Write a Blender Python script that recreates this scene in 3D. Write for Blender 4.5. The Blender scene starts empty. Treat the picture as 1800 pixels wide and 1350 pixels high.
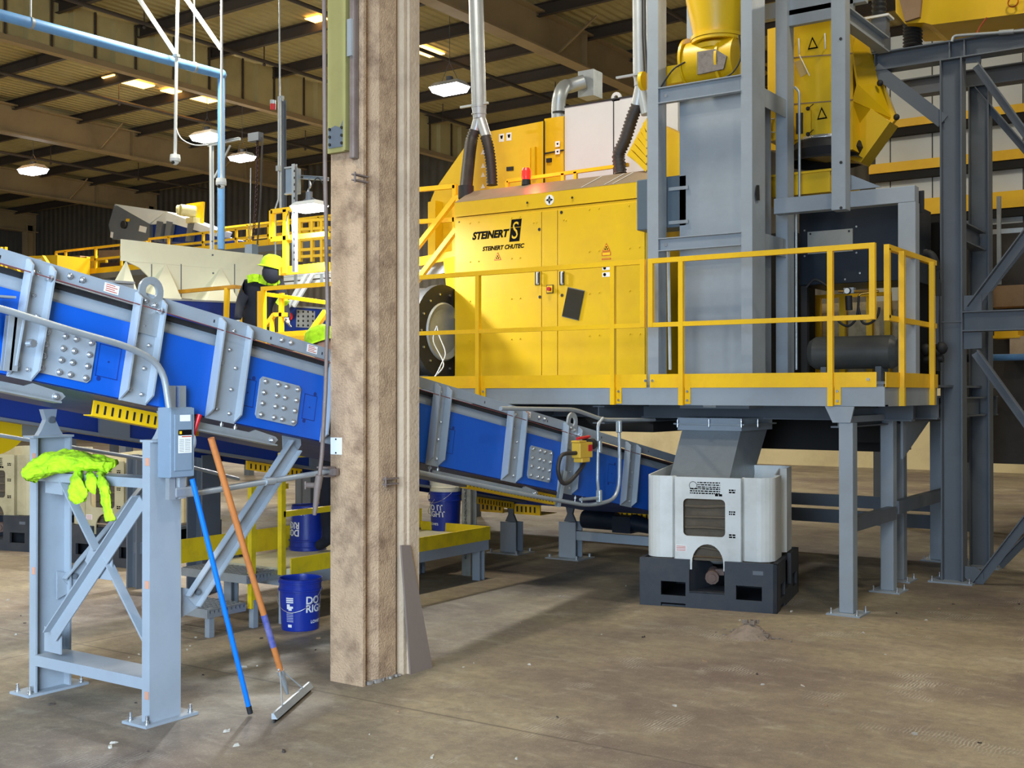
import bpy, math, random
from mathutils import Vector, Matrix
R_=random.Random(7)
S=bpy.context.scene; COL=S.collection
# ---------------- camera ----------------
FPX=2060.; YAW=math.atan2(1408,2060); PIT=math.atan(15/FPX); CH=1.7
cd=bpy.data.cameras.new('camera'); cam=bpy.data.objects.new('camera',cd); COL.objects.link(cam)
cam.location=(0,0,CH); cam.rotation_euler=(math.pi/2+PIT,0,YAW)
cd.sensor_width=36; cd.lens=FPX/1800*36; cd.clip_end=200; cd.clip_start=.05
S.camera=cam
S.view_settings.view_transform='Standard'; S.view_settings.look='None'; S.view_settings.gamma=1; S.view_settings.use_curve_mapping=False
S.view_settings.exposure=0.24
# ---------------- world ----------------
w=bpy.data.worlds.new('daylight'); S.world=w; w.use_nodes=True
bg=w.node_tree.nodes['Background']; bg.inputs[0].default_value=(.72,.84,1.0,1); bg.inputs[1].default_value=.22
# ---------------- lights ----------------
def lamp(kind,loc,power,color=(1,1,1),size=.3,rot=None,name='lamp_light',sy=None):
    l=bpy.data.lights.new(name,kind); l.energy=power; l.color=color
    if kind=='AREA':
        l.size=size
        if sy: l.shape='RECTANGLE'; l.size_y=sy
    elif kind!='SUN': l.shadow_soft_size=size
    if name=='assumed_dock_daylight': l.spread=math.radians(100)
    o=bpy.data.objects.new(name,l); COL.objects.link(o); o.location=loc
    if rot: o.rotation_euler=rot
    return o
cold=(.93,.97,1.0); warm=(1,.93,.78)
# lights added for assumed rows of unseen high bay lamps (visible ones built below)
for x,y,p in [(-14,3,700),(-6,1,450),(1,3,350),(-6,8,450),(-13,11,800),(-1,9,260),(-3,17,500),(6,16,350),(-9,18,500),(-20,17,700),(-30,17,700)]:
    lamp('AREA',(x,y,7.8),p*.42,warm,.6)
# cool fill light added for an assumed, unseen dock doorway behind left of camera
lamp('AREA',(-1.2,-2.6,2.6),500,(.58,.76,1.0),3.6,(math.radians(80),0,math.radians(46)),'assumed_dock_daylight',3.6)
# fill light added for an assumed, unseen doorway far left
lamp('AREA',(-24,3.5,3.2),400,(1,.97,.86),3,(math.radians(86),0,math.radians(-78)),'assumed_side_daylight',3.4)
# ---------------- pixel -> plane helpers ----------------
_c,_s=math.cos(YAW),math.sin(YAW)
def dep(X,Y): return -_s*X+_c*Y
def gx(px,Y):
    a=(px-900)/FPX; return Y*(_c*a-_s)/(_s*a+_c)
def gy(px,X):
    a=(px-900)/FPX; return X*(_s*a+_c)/(_c*a-_s)
def gz(py,X,Y): return CH+(690-py)*dep(X,Y)/FPX
def AX(px,py,X): y=gy(px,X); return Vector((X,y,gz(py,X,y)))
def AY(px,py,Y): x=gx(px,Y); return Vector((x,Y,gz(py,x,Y)))
def AZ(px,py,Z=0):
    d=(CH-Z)*FPX/(py-690); a=(px-900)/FPX*d
    return Vector((_c*a-_s*d,_s*a+_c*d,Z))
def AD(px,py,d):
    a=(px-900)/FPX*d
    return Vector((_c*a-_s*d,_s*a+_c*d,CH+(690-py)*d/FPX))
V=Vector
# ---------------- mesh builder ----------------
def fillet(pts,r,n=5):
    pts=[V(p) for p in pts]; out=[pts[0]]
    for i in range(1,len(pts)-1):
        a,b,c=pts[i-1],pts[i],pts[i+1]; u=(a-b); w_=(c-b); ru=min(r,u.length*.49,w_.length*.49)
        p0=b+u.normalized()*ru; p1=b+w_.normalized()*ru
        for k in range(n+1):
            t=k/n; out.append(p0*(1-t)**2+b*2*t*(1-t)+p1*t*t)
    out.append(pts[-1]); return out
def Isec(w,h,t=.012,tf=None):
    tf=tf or t*1.3; return [(-w/2,-h/2),(w/2,-h/2),(w/2,-h/2+tf),(t/2,-h/2+tf),(t/2,h/2-tf),(w/2,h/2-tf),(w/2,h/2),(-w/2,h/2),(-w/2,h/2-tf),(-t/2,h/2-tf),(-t/2,-h/2+tf),(-w/2,-h/2+tf)]
def Csec(w,h,t=.01):   # web at u=-w/2, open to +u
    return [(-w/2,-h/2),(w/2,-h/2),(w/2,-h/2+t),(-w/2+t,-h/2+t),(-w/2+t,h/2-t),(w/2,h/2-t),(w/2,h/2),(-w/2,h/2)]
def Lsec(w,h,t=.008): return [(0,0),(w,0),(w,t),(t,t),(t,h),(0,h)]
def Rsec(w,h): return [(-w/2,-h/2),(w/2,-h/2),(w/2,h/2),(-w/2,h/2)]
def flip(sec): return [(-u,v) for u,v in reversed(sec)]
class M:
    def __init__(s): s.v=[];s.f=[];s.sm=[];s.mi=[];s.cur=0
    def mat(s,i): s.cur=i; return s
    def add(s,vs,fs,smooth=False):
        b=len(s.v); s.v+=[V(v) for v in vs]
        for f in fs: s.f.append([i+b for i in f]); s.sm.append(smooth); s.mi.append(s.cur)
        return s
    def box(s,a,b):
        (x0,y0,z0),(x1,y1,z1)=a,b
        return s.add([(x0,y0,z0),(x1,y0,z0),(x1,y1,z0),(x0,y1,z0),(x0,y0,z1),(x1,y0,z1),(x1,y1,z1),(x0,y1,z1)],
          [(0,3,2,1),(4,5,6,7),(0,1,5,4),(1,2,6,5),(2,3,7,6),(3,0,4,7)])
    def cbox(s,c,sz,rz=0,m=None):
        m=m or Matrix.Rotation(rz,3,'Z'); c=V(c); h=V(sz)/2
        vs=[c+m@V((i*h.x,j*h.y,k*h.z)) for k in(-1,1) for i,j in((-1,-1),(1,-1),(1,1),(-1,1))]
        return s.add(vs,[(0,3,2,1),(4,5,6,7),(0,1,5,4),(1,2,6,5),(2,3,7,6),(3,0,4,7)])
    def prism(s,pts,vec):
        n=len(pts); pts=[V(p) for p in pts]; vec=V(vec)
        return s.add(pts+[p+vec for p in pts],[list(range(n))[::-1],list(range(n,2*n))]+[[i,(i+1)%n,n+(i+1)%n,n+i] for i in range(n)])
    def hull2(s,A,B):  # connect two equal polygons, capped
        n=len(A); return s.add(list(A)+list(B),[list(range(n))[::-1],list(range(n,2*n))]+[[i,(i+1)%n,n+(i+1)%n,n+i] for i in range(n)])
    def beam(s,p0,p1,sec,up=(0,0,1),roll=0):
        p0,p1=V(p0),V(p1); d=(p1-p0).normalized(); u=V(up)
        if abs(d.dot(u))>.98: u=V((0,1,0))
        sd=d.cross(u).normalized(); u=sd.cross(d).normalized()
        if roll: q=Matrix.Rotation(roll,3,d); sd=q@sd; u=q@u
        return s.hull2([p0+sd*a+u*b for a,b in sec],[p1+sd*a+u*b for a,b in sec])
    def cyl(s,p0,p1,r,r2=None,n=16,cap=True):
        p0,p1=V(p0),V(p1); r2=r if r2 is None else r2; d=(p1-p0).normalized()
        u=d.orthogonal().normalized(); w=d.cross(u)
        A=[p0+(u*math.cos(t)+w*math.sin(t))*r for t in [2*math.pi*i/n for i in range(n)]]
        B=[p1+(u*math.cos(t)+w*math.sin(t))*r2 for t in [2*math.pi*i/n for i in range(n)]]
        s.add(A+B,[[i,(i+1)%n,n+(i+1)%n,n+i] for i in range(n)],True)
        if cap: s.add(A,[list(range(n))[::-1]]); s.add(B,[list(range(n))])
        return s
    def tube(s,pts,r,n=10,cap=True,rad=None):
        pts=[V(p) for p in pts]; L=len(pts); rings=[]
        t=(pts[1]-pts[0]).normalized(); u=t.orthogonal().normalized()
        for i in range(L):
            t2=(pts[min(i+1,L-1)]-pts[max(i-1,0)]).normalized()
            u=(u-t2*u.dot(t2)).normalized(); w=t2.cross(u); rr=rad[i] if rad else r
            rings.append([pts[i]+(u*math.cos(a)+w*math.sin(a))*rr for a in [2*math.pi*k/n for k in range(n)]])
        s.add([p for q in rings for p in q],[[i*n+k,i*n+(k+1)%n,(i+1)*n+(k+1)%n,(i+1)*n+k] for i in range(L-1) for k in range(n)],True)
        if cap: s.add(rings[0],[list(range(n))[::-1]]); s.add(rings[-1],[list(range(n))])
        return s
    def lathe(s,prof,o=(0,0,0),ax=(0,0,1),n=28,smooth=True):
        o=V(o); d=V(ax).normalized(); u=d.orthogonal().normalized(); w=d.cross(u); rings=[]
        for r,h in prof: rings.append([o+d*h+(u*math.cos(a)+w*math.sin(a))*max(r,1e-4) for a in [2*math.pi*k/n for k in range(n)]])
        for i in range(len(prof)-1):
            s.add(rings[i]+rings[i+1],[[k,(k+1)%n,n+(k+1)%n,n+k] for k in range(n)],smooth)
        return s
    def ball(s,c,r,n=12,sc=(1,1,1),m=None):
        c=V(c); rings=[]; k=n//2
        for i in range(k+1):
            a=math.pi*i/k; 
            rings.append([V((math.sin(a)*math.cos(b)*r*sc[0],math.sin(a)*math.sin(b)*r*sc[1],math.cos(a)*r*sc[2])) for b in [2*math.pi*j/n for j in range(n)]])
        vs=[(m@p if m else p)+c for q in rings for p in q]
        return s.add(vs,[[i*n+j,(i+1)*n+j,(i+1)*n+(j+1)%n,i*n+(j+1)%n] for i in range(k) for j in range(n)],True)
    def holed(s,outer,inner,vec):
        # plate with one hole: both loops have equal counts
        n=len(outer); vec=V(vec); o=[V(p) for p in outer]; i_=[V(p) for p in inner]
        vs=o+i_+[p+vec for p in o]+[p+vec for p in i_]; fs=[]
        for k in range(n):
            j=(k+1)%n
            fs+=[[k,j,n+j,n+k],[2*n+j,2*n+k,3*n+k,3*n+j],[k,2*n+k,2*n+j,j],[n+k,n+j,3*n+j,3*n+k]]
        return s.add(vs,fs)
    def text(s,txt,size,fn,shear=0,bold=0,depth=.002,align='LEFT'):
        c=bpy.data.curves.new('t','FONT'); c.body=txt; c.size=size; c.shear=shear; c.offset=bold; c.align_x=align; c.resolution_u=3
        o=bpy.data.objects.new('t',c); COL.objects.link(o)
        bpy.context.view_layer.update()
        me=bpy.data.meshes.new_from_object(o.evaluated_get(bpy.context.evaluated_depsgraph_get()))
        s.add([fn(v.co.x,v.co.y) for v in me.vertices],[list(p.vertices) for p in me.polygons])
        COL.objects.unlink(o); bpy.data.objects.remove(o); bpy.data.meshes.remove(me); return s
    def build(s,name,mats,parent=None,label=None,bev=0,sol=0,sub=0):
        me=bpy.data.meshes.new(name); org=V((0,0,0))
        if parent is not None:
            rt=parent
            while rt.parent: rt=rt.parent
            if rt.name not in LOCAL: org=V(rt.location)
        elif s.__dict__.get('org') is not None: org=V(s.org)
        elif s.v and not s.__dict__.get('raw'):
            xs=[v.x for v in s.v];ys=[v.y for v in s.v];zs=[v.z for v in s.v]
            org=V(((min(xs)+max(xs))/2,(min(ys)+max(ys))/2,min(zs)))
        me.from_pydata([tuple(v-org) for v in s.v],[],s.f)
        me.polygons.foreach_set('use_smooth',s.sm); me.polygons.foreach_set('material_index',s.mi)
        if not isinstance(mats,(list,tuple)): mats=[mats]
        for m in mats: me.materials.append(m)
        import bmesh
        b=bmesh.new(); b.from_mesh(me); bmesh.ops.recalc_face_normals(b,faces=b.faces); b.to_mesh(me); b.free(); me.update()
        o=bpy.data.objects.new(name,me); COL.objects.link(o)
        if parent is not None: o.parent=parent
        else: o.location=org
        if label: o['label']=label
        if bev:
            q=o.modifiers.new('b','BEVEL'); q.width=bev; q.segments=2; q.limit_method='ANGLE'; q.angle_limit=math.radians(40)
        if sub:
            q=o.modifiers.new('s','SUBSURF'); q.levels=sub; q.render_levels=sub
        if sol:
            q=o.modifiers.new('t','SOLIDIFY'); q.thickness=sol; q.offset=0
        return o
LOCAL=set()
def thing(name,label,cat,loc=(0,0,0),group=None,local=False,rot=None):
    o=bpy.data.objects.new(name,None); COL.objects.link(o); o.location=loc; o.empty_display_size=.1
    if rot: o.rotation_euler=rot
    o['label']=label; o['category']=cat
    if group: o['group']=group
    if local: LOCAL.add(o.name)
    return o
def tag(o,label,cat,group=None,kind=None):
    o['label']=label; o['category']=cat
    if group: o['group']=group
    if kind: o['kind']=kind
    return o
def struct(o): o['kind']='structure'; return o
def cp(o,parent=None,loc=None,rot=None):
    c=o.copy(); COL.objects.link(c)
    if parent is not None: c.parent=parent
    if loc is not None: c.location=loc
    if rot is not None: c.rotation_euler=rot
    for ch in o.children: cp(ch,c)
    return c
# ---------------- materials ----------------
def lin(c): return tuple(((x/255)/12.92 if x/255<=.04045 else ((x/255+.055)/1.055)**2.4) for x in c)
MATS={}
def mat(name,col,rough=.5,metal=0,dirt_shade=.25,dcol=(70,60,50),sc=3.0,bump=.08,emit=None,estr=0,fine=True,spec=.5):
    m=bpy.data.materials.new(name); m.use_nodes=True; nt=m.node_tree; N=nt.nodes; L=nt.links; b=N['Principled BSDF']
    c=lin(col); d=lin(dcol)
    tc=N.new('ShaderNodeTexCoord'); nz=N.new('ShaderNodeTexNoise'); nz.inputs['Scale'].default_value=sc; nz.inputs['Detail'].default_value=8; nz.inputs['Roughness'].default_value=.65
    L.new(tc.outputs['Object'],nz.inputs['Vector'])
    rp=N.new('ShaderNodeValToRGB'); rp.color_ramp.elements[0].position=.45; rp.color_ramp.elements[1].position=.8
    rp.color_ramp.elements[0].color=(0,0,0,1); rp.color_ramp.elements[1].color=(dirt_shade,)*3+(1,)
    L.new(nz.outputs['Fac'],rp.inputs[0])
    mx=N.new('ShaderNodeMixRGB'); mx.inputs[1].default_value=c+(1,); mx.inputs[2].default_value=d+(1,); L.new(rp.outputs[0],mx.inputs[0])
    L.new(mx.outputs[0],b.inputs['Base Color'])
    b.inputs['Metallic'].default_value=metal; b.inputs['Specular IOR Level'].default_value=spec
    rr=N.new('ShaderNodeMapRange'); rr.inputs[3].default_value=max(.05,rough-.1); rr.inputs[4].default_value=min(1,rough+.18); L.new(nz.outputs['Fac'],rr.inputs[0]); L.new(rr.outputs[0],b.inputs['Roughness'])
    if bump:
        n2=N.new('ShaderNodeTexNoise'); n2.inputs['Scale'].default_value=sc*14; n2.inputs['Detail'].default_value=4; L.new(tc.outputs['Object'],n2.inputs['Vector'])
        bp=N.new('ShaderNodeBump'); bp.inputs['Strength'].default_value=bump; bp.inputs['Distance'].default_value=.01; L.new(n2.outputs['Fac'],bp.inputs['Height']); L.new(bp.outputs[0],b.inputs['Normal'])
    if emit: b.inputs['Emission Color'].default_value=lin(emit)+(1,); b.inputs['Emission Strength'].default_value=estr
    MATS[name]=m; return m
STEEL=mat('grey_paint',(148,156,162),.42,0,.25,(90,84,76),2.2)
DSTEEL=mat('dark_grey_paint',(98,104,110),.45,0,.3,(74,68,60),2.2)
GALV=mat('galvanised',(172,178,180),.38,.55,.35,(110,112,114),6)
CHROME=mat('zinc_bolt',(205,208,210),.25,.9,.2,(120,120,120),20)
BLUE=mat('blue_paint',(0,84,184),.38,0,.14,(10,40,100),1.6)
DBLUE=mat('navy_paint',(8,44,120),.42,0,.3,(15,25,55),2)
YEL=mat('yellow_paint',(222,180,4),.4,0,.28,(170,110,10),2.0)
SAFE=mat('safety_yellow',(250,196,8),.42,0,.28,(190,110,20),4.0)
WORN=mat('worn_yellow',(226,196,16),.5,0,.55,(110,96,40),5.0)
TAUPE=mat('taupe_lid',(150,134,112),.4,.2,.3,(100,88,74),3)
BLACK=mat('black_rubber',(24,24,25),.6,0,.3,(60,56,52),6)
HOSE=mat('hose_black',(40,35,32),.55,0,.4,(90,80,70),6)
NAVY=mat('navy_cabinet',(16,26,38),.35,0,.2,(30,34,40),3)
WHITE=mat('white_panel',(206,210,208),.45,0,.2,(160,156,148),1.5)
LABELW=mat('label_white',(235,235,230),.6,0,.1)
RED=mat('red_plastic',(190,20,30),.35,0,.1)
REDLIT=mat('beacon_lit',(230,20,16),.3,0,0,emit=(255,24,14),estr=3.2)
LED=mat('led_lens',(255,255,255),.3,0,0,emit=(245,250,255),estr=28,bump=0)
CREAM=mat('cream_sheet',(226,226,200),.55,0,.22,(170,164,130),1.2)
PVC=mat('tote_plastic',(214,214,206),.45,0,.4,(130,124,108),2.4)
PVCO=mat('aged_tote_plastic',(188,176,138),.6,0,.7,(110,96,66),2.4)
PALLET=mat('black_pallet',(46,50,56),.55,0,.45,(92,86,78),4)
CUTIN=mat('tote_inside',(96,84,68),.8,0,.5,(50,42,34),5,.4)
COLP=mat('column_paint',(186,154,120),.7,0,.95,(96,68,48),7,.9)
COLL=mat('column_paint_pale',(190,166,136),.7,0,.6,(130,106,86),3,.6)
OLIVE=mat('olive_crane_paint',(150,142,84),.55,0,.4,(96,84,50),2)
RUSTY=mat('rusty_pipe',(128,112,102),.6,.2,.6,(80,58,44),6,.2)
CARD=mat('brown_board',(128,112,100),.75,0,.3,(100,84,72),3)
ROPEB=mat('blue_pole_paint',(0,110,215),.3,0,.06,(0,60,140))
COPPER=mat('orange_handle',(196,120,62),.38,.1,.45,(120,60,34),9)
HIVIS=mat('hivis_fabric',(178,226,16),.8,0,.7,(70,100,24),16,.3,emit=(190,235,20),estr=.0)  # dark green mottling paints the shade of the vest's creases
NAVYC=mat('navy_cloth',(22,26,38),.85,0,.2,(40,44,56),9,.2)
SKIN=mat('skin',(190,140,112),.6,0,.1)
BUCK=mat('bucket_blue',(20,48,150),.3,0,.12,(12,24,80),4)
BUCKW=mat('bucket_white',(228,222,196),.5,0,.4,(150,136,96),6)
PIPEB=mat('pipe_blue',(104,158,210),.4,0,.35,(80,90,110),5)
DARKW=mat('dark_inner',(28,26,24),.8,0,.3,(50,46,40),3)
TAPE=mat('orange_tape',(196,140,110),.7,0,.3)
PATCH=mat('grey_tape',(120,112,106),.5,.2,.6,(60,54,50),20,.4)
ENCL=mat('enclosure_grey',(122,138,152),.38,0,.2,(84,92,100),4)
BLACKT=mat('print_black',(12,12,12),.8,0,0,bump=0,spec=.1)
REDT=mat('print_red',(190,70,30),.5,0,0,bump=0)
MOTOR=mat('motor_cream',(214,206,150),.5,0,.3,(140,130,80),6)
BROWNM=mat('brown_clutter',(150,122,92),.8,0,.5,(80,60,44),3)
# ======================= SETTING =======================
def zroof(X,Y): return 9.0+.014*(X+12)
def AR(px,py,off=0):
    z=11.
    for _ in range(12):
        d=(z-CH)*FPX/(690-py); p=AD(px,py,d); z=zroof(p.x,p.y)-off
    return p
def floor_mat():
    m=mat('concrete_floor',(140,128,100),.75,0,.0); nt=m.node_tree; N=nt.nodes; L=nt.links; b=N['Principled BSDF']
    tc=N.new('ShaderNodeTexCoord')
    def noise(sc,det=8,vec=None,dist=0,ro=.6):
        n=N.new('ShaderNodeTexNoise'); n.inputs['Scale'].default_value=sc; n.inputs['Detail'].default_value=det; n.inputs['Distortion'].default_value=dist; n.inputs['Roughness'].default_value=ro
        L.new(vec or tc.outputs['Object'],n.inputs['Vector']); return n.outputs['Fac']
    def ramp(i,a,b_,lo=0,hi=1):
        r=N.new('ShaderNodeMapRange'); r.inputs[1].default_value=a; r.inputs[2].default_value=b_; r.inputs[3].default_value=lo; r.inputs[4].default_value=hi; r.clamp=True
        L.new(i,r.inputs[0]); return r.outputs[0]
    def mix(f,c1,c2):
        x=N.new('ShaderNodeMixRGB'); L.new(f,x.inputs[0])
        for k,c in((1,c1),(2,c2)):
            if isinstance(c,tuple): x.inputs[k].default_value=lin(c)+(1,)
            else: L.new(c,x.inputs[k])
        return x.outputs[0]
    mp=N.new('ShaderNodeMapping'); mp.inputs['Scale'].default_value=(.6,1.5,1); mp.inputs['Rotation'].default_value=(0,0,math.radians(24)); L.new(tc.outputs['Object'],mp.inputs[0])
    c=mix(ramp(noise(.55,6),.42,.62),(150,136,108),(110,94,82))
    c=mix(ramp(noise(1.6,8,mp.outputs[0],.8),.45,.75,0,.6),c,(98,82,70))
    c=mix(ramp(noise(5,6,mp.outputs[0],.5),.56,.74,0,.5),c,(168,160,138))
    c=mix(ramp(noise(38,4),.60,.75,0,.45),c,(90,76,64))
    c=mix(ramp(noise(13,8,None,.4,.75),.42,.62,0,.45),c,(96,84,72))
    c=mix(ramp(noise(90,3),.58,.72,0,.35),c,(186,176,156))
    c=mix(ramp(noise(7,10,None,1.2,.8),.56,.66,0,.4),c,(172,162,140))
    # tyre tread and boot scuffs: pale blotches broken by a fine wave
    wv=N.new('ShaderNodeTexWave'); wv.inputs['Scale'].default_value=16; wv.inputs['Distortion'].default_value=6; wv.inputs['Detail'].default_value=3; L.new(tc.outputs['Object'],wv.inputs[0])
    sf=N.new('ShaderNodeMath'); sf.operation='MULTIPLY'; L.new(ramp(wv.outputs['Fac'],.55,.8),sf.inputs[0]); L.new(ramp(noise(1.9,3),.58,.70,0,.4),sf.inputs[1])
    c=mix(sf.outputs[0],c,(206,200,184))
    # saw-cut joints
    sx=N.new('ShaderNodeSeparateXYZ'); L.new(tc.outputs['Object'],sx.inputs[0])
    def joint(o,per,off):
        a=N.new('ShaderNodeMath'); a.operation='ADD'; a.inputs[1].default_value=off; L.new(o,a.inputs[0])
        p=N.new('ShaderNodeMath'); p.operation='PINGPONG'; p.inputs[1].default_value=per; L.new(a.outputs[0],p.inputs[0]); return ramp(p.outputs[0],.003,.014,.6,0)
    jm=N.new('ShaderNodeMath'); jm.operation='MAXIMUM'; L.new(joint(sx.outputs[0],4.5,6.9),jm.inputs[0]); L.new(joint(sx.outputs[1],4.5,-4.9),jm.inputs[1])
    c=mix(jm.outputs[0],c,(72,62,52))
    L.new(c,b.inputs['Base Color'])
    for l in list(b.inputs['Roughness'].links): L.remove(l)
    L.new(ramp(noise(2.2,8),.3,.7,.5,.85),b.inputs['Roughness'])
    bp=N.new('ShaderNodeBump'); bp.inputs['Strength'].default_value=.25; bp.inputs['Distance'].default_value=.01; L.new(noise(24,8),bp.inputs['Height']); L.new(bp.outputs[0],b.inputs['Normal'])
    return m
def ribbed(name,col,dcol,scale,axis='X',bs=.6,dirt_shade=.6,dist=.05,sc=1.2):
    m=mat(name,col,.65,0,dirt_shade,dcol,sc,0); nt=m.node_tree; N=nt.nodes; L=nt.links; b=N['Principled BSDF']
    tc=N.new('ShaderNodeTexCoord'); wv=N.new('ShaderNodeTexWave'); wv.bands_direction=axis; wv.inputs['Scale'].default_value=scale; wv.inputs['Distortion'].default_value=dist; wv.wave_profile='SIN'
    L.new(tc.outputs['Object'],wv.inputs[0]); bp=N.new('ShaderNodeBump'); bp.inputs['Strength'].default_value=bs; bp.inputs['Distance'].default_value=.04
    L.new(wv.outputs['Fac'],bp.inputs['Height']); L.new(bp.outputs[0],b.inputs['Normal']); return m
FLOORM=floor_mat()
m=M().add([(-60,-8,0),(12,-8,0),(12,27,0),(-60,27,0)],[(0,1,2,3)]); m.raw=1; struct(m.build('floor',FLOORM))
DECK=ribbed('roof_deck',(184,168,112),(124,110,72),1.6,'X',.9,.5,.6)
m=M(); m.raw=1; c=[(-60,-1),(12,-1),(12,26.6),(-60,26.6)]
m.add([(x,y,zroof(x,y)) for x,y in c]+[(x,y,zroof(x,y)+.1) for x,y in c],[(3,2,1,0),(4,5,6,7),(0,1,5,4),(1,2,6,5),(2,3,7,6),(3,0,4,7)]); struct(m.build('ceiling',DECK))
CORR=ribbed('wall_cladding',(92,84,68),(58,52,44),1.1,'X',1.0,.6)
m=M(); m.raw=1; m.box((-60,26.6,3.0),(12,26.7,8.3)); m.add([(-60,26.6,8.3),(12,26.6,8.3),(12,26.6,zroof(12,26.6)),(-60,26.6,zroof(-60,26.6))],[(0,1,2,3)]); struct(m.build('wall_back',CORR))
CONC=mat('concrete_wall',(206,190,146),.8,0,.5,(140,120,88),.9,.3)
m=M(); m.raw=1
n=60; top=[]
m.box((-60,26.4,0),(12,26.6,3.0)); o=struct(m.build('trim_1',CONC))
GIRM=mat('girder_paint',(164,140,98),.6,0,.5,(104,84,58),.8,.1)
PURM=mat('purlin_paint',(72,62,52),.6,0,.4,(50,42,36),1.5,.1)
for X in (-40,-33,-26,-12,-5,2):
    m=M(); z=lambda y:zroof(X,y)-.14-.36
    m.beam((X,-1,z(-1)),(X,26.5,z(26.5)),Isec(.3,.72,.02,.035))
    for y in range(4,26,4): m.box((X-.14,y-.01,z(y)-.34),(X+.14,y+.01,z(y)+.34))
    for y in range(3,26,4):
        for s in(-1,1): m.beam((X+s*.1,y,z(y)-.32),(X+s*.9,y+.1,zroof(X,y)-.22),Lsec(.05,.05))
    o=m.build('roof_girder',GIRM); tag(o,{-40:'brown steel roof girder farthest left, reaching the back wall low at the left edge',-33:'brown steel roof girder in the middle of three at the upper left',-26:'brown steel roof girder crossing the upper left above the far high-bay lamps',-12:'tan steel roof girder just right of the building column, above the grey duct',-5:'brown steel roof girder mostly hidden behind the grey tower steel',2:'roof girder outside the right edge of the picture'}[X],'roof beam','roof girders')
for i in range(15):
    y=25.6-i*1.8; m=M()
    m.beam((-50,y,zroof(-50,y)-.13),(8,y,zroof(8,y)-.13),Csec(.09,.24,.012)); o=m.build('roof_purlin',PURM); tag(o,'dark steel purlin crossing under the corrugated roof deck, on top of the girders','roof beam','roof purlins')
# hanging smoke curtain of profiled sheet
m=M(); X=-19.0; y=5.0; k=0
zt=lambda y:zroof(X,y)-.05
while y<26.3:
    x=X+(.0 if k%2 else .10); m.add([(x,y,7.98),(x,y+.42,7.98),(x,y+.42,zt(y)),(x,y,zt(y))],[(0,1,2,3)])
    m.add([(x,y+.42,7.98),(X+(.10 if k%2 else 0),y+.46,7.98),(X+(.10 if k%2 else 0),y+.46,zt(y)),(x,y+.42,zt(y))],[(0,1,2,3)]); 
    if k%2: m.mat(2).box((X+.10,y-.02,7.98),(X+.125,y+.02,zt(y))).mat(0)
    y+=.46;k+=1
CURT=mat('curtain_sheet',(200,180,120),.6,0,.45,(110,96,64),1.0,.1)
m.mat(1).box((X-.06,5,7.88),(X+.12,26.3,7.99))
o=m.build('smoke_curtain',[CURT,GIRM,PURM]); tag(o,'long tan profiled metal fascia hanging below the roof at upper left','roof panel')
# sprinkler lines
for i,(X,dz,lb) in enumerate([(-14.5,.5,'dark sprinkler pipe under the roof right of the building column'),(-22.5,.5,'thin dark sprinkler pipe under the roof left of the smoke curtain'),(-29.5,.5,'thin dark sprinkler pipe under the roof at the far left'),(-9.5,.5,'dark sprinkler pipe above the white enclosure'),(-17.8,.4,'dark sprinkler pipe running in front of the profiled metal fascia')]):
    m=M(); m.cyl((X,2,zroof(X,2)-dz),(X,26.4,zroof(X,26.4)-dz),.04,n=8)
    for y in range(5,26,3): m.cyl((X,y,zroof(X,y)-dz),(X,y,zroof(X,y)-.05),.012,n=6); m.ball((X,y,zroof(X,y)-dz-.07),.035,8)
    tag(m.build('sprinkler_pipe',PURM),lb,'pipe','sprinkler pipes')
# skylight sheets in the roof deck
SKY=mat('skylight_sheet',(255,200,110),.5,0,.1,emit=(255,206,120),estr=4.0,bump=0)
WARMB=mat('warm_purlin',(180,100,60),.6,0,.2)
for i,(p,q) in enumerate([((190,131),(258,152)),((290,155),(372,178)),((40,216),(103,236)),((-10,205),(18,212)),((560,40),(590,36)),((735,80),(754,93))]):
    a=AR(*p,.03); b=AR(*q,.03)
    x0,x1=sorted((a.x,b.x)); ym=(a.y+b.y)/2
    if x1-x0<.3: x0-=.15;x1+=.15
    m=M(); k=8; y0,y1=ym-.45,ym+.45
    if abs(a.y-b.y)>1: y0,y1=sorted((a.y,b.y))
    xs=[x0+(x1-x0)*j/(2*k) for j in range(2*k+1)]
    vs=[];fs=[]
    for j,x in enumerate(xs):
        dz=.03+(.03 if j%2 else 0)
        vs+=[(x,y0,zroof(x,y0)-dz),(x,y1,zroof(x,y1)-dz)]
    for j in range(2*k): fs.append((2*j,2*j+2,2*j+3,2*j+1))
    m.add(vs,fs); struct(m.build('window_%d'%(i+1),SKY))
# building columns against the back wall
for X,lb in((-40,'far left'),(-33,'left, behind the inclined grey conveyor'),(-12,'behind the yellow machine'),(-2.35,'brown, seen below right between the grey frames')):
    m=M(); m.beam((X,26.2,0),(X,26.2,zroof(X,26)-.6),Isec(.32,.35,.02),(0,1,0)); tag(m.build('wall_column',GIRM),'brown steel column at the back wall, '+lb,'column','wall columns')
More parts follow.
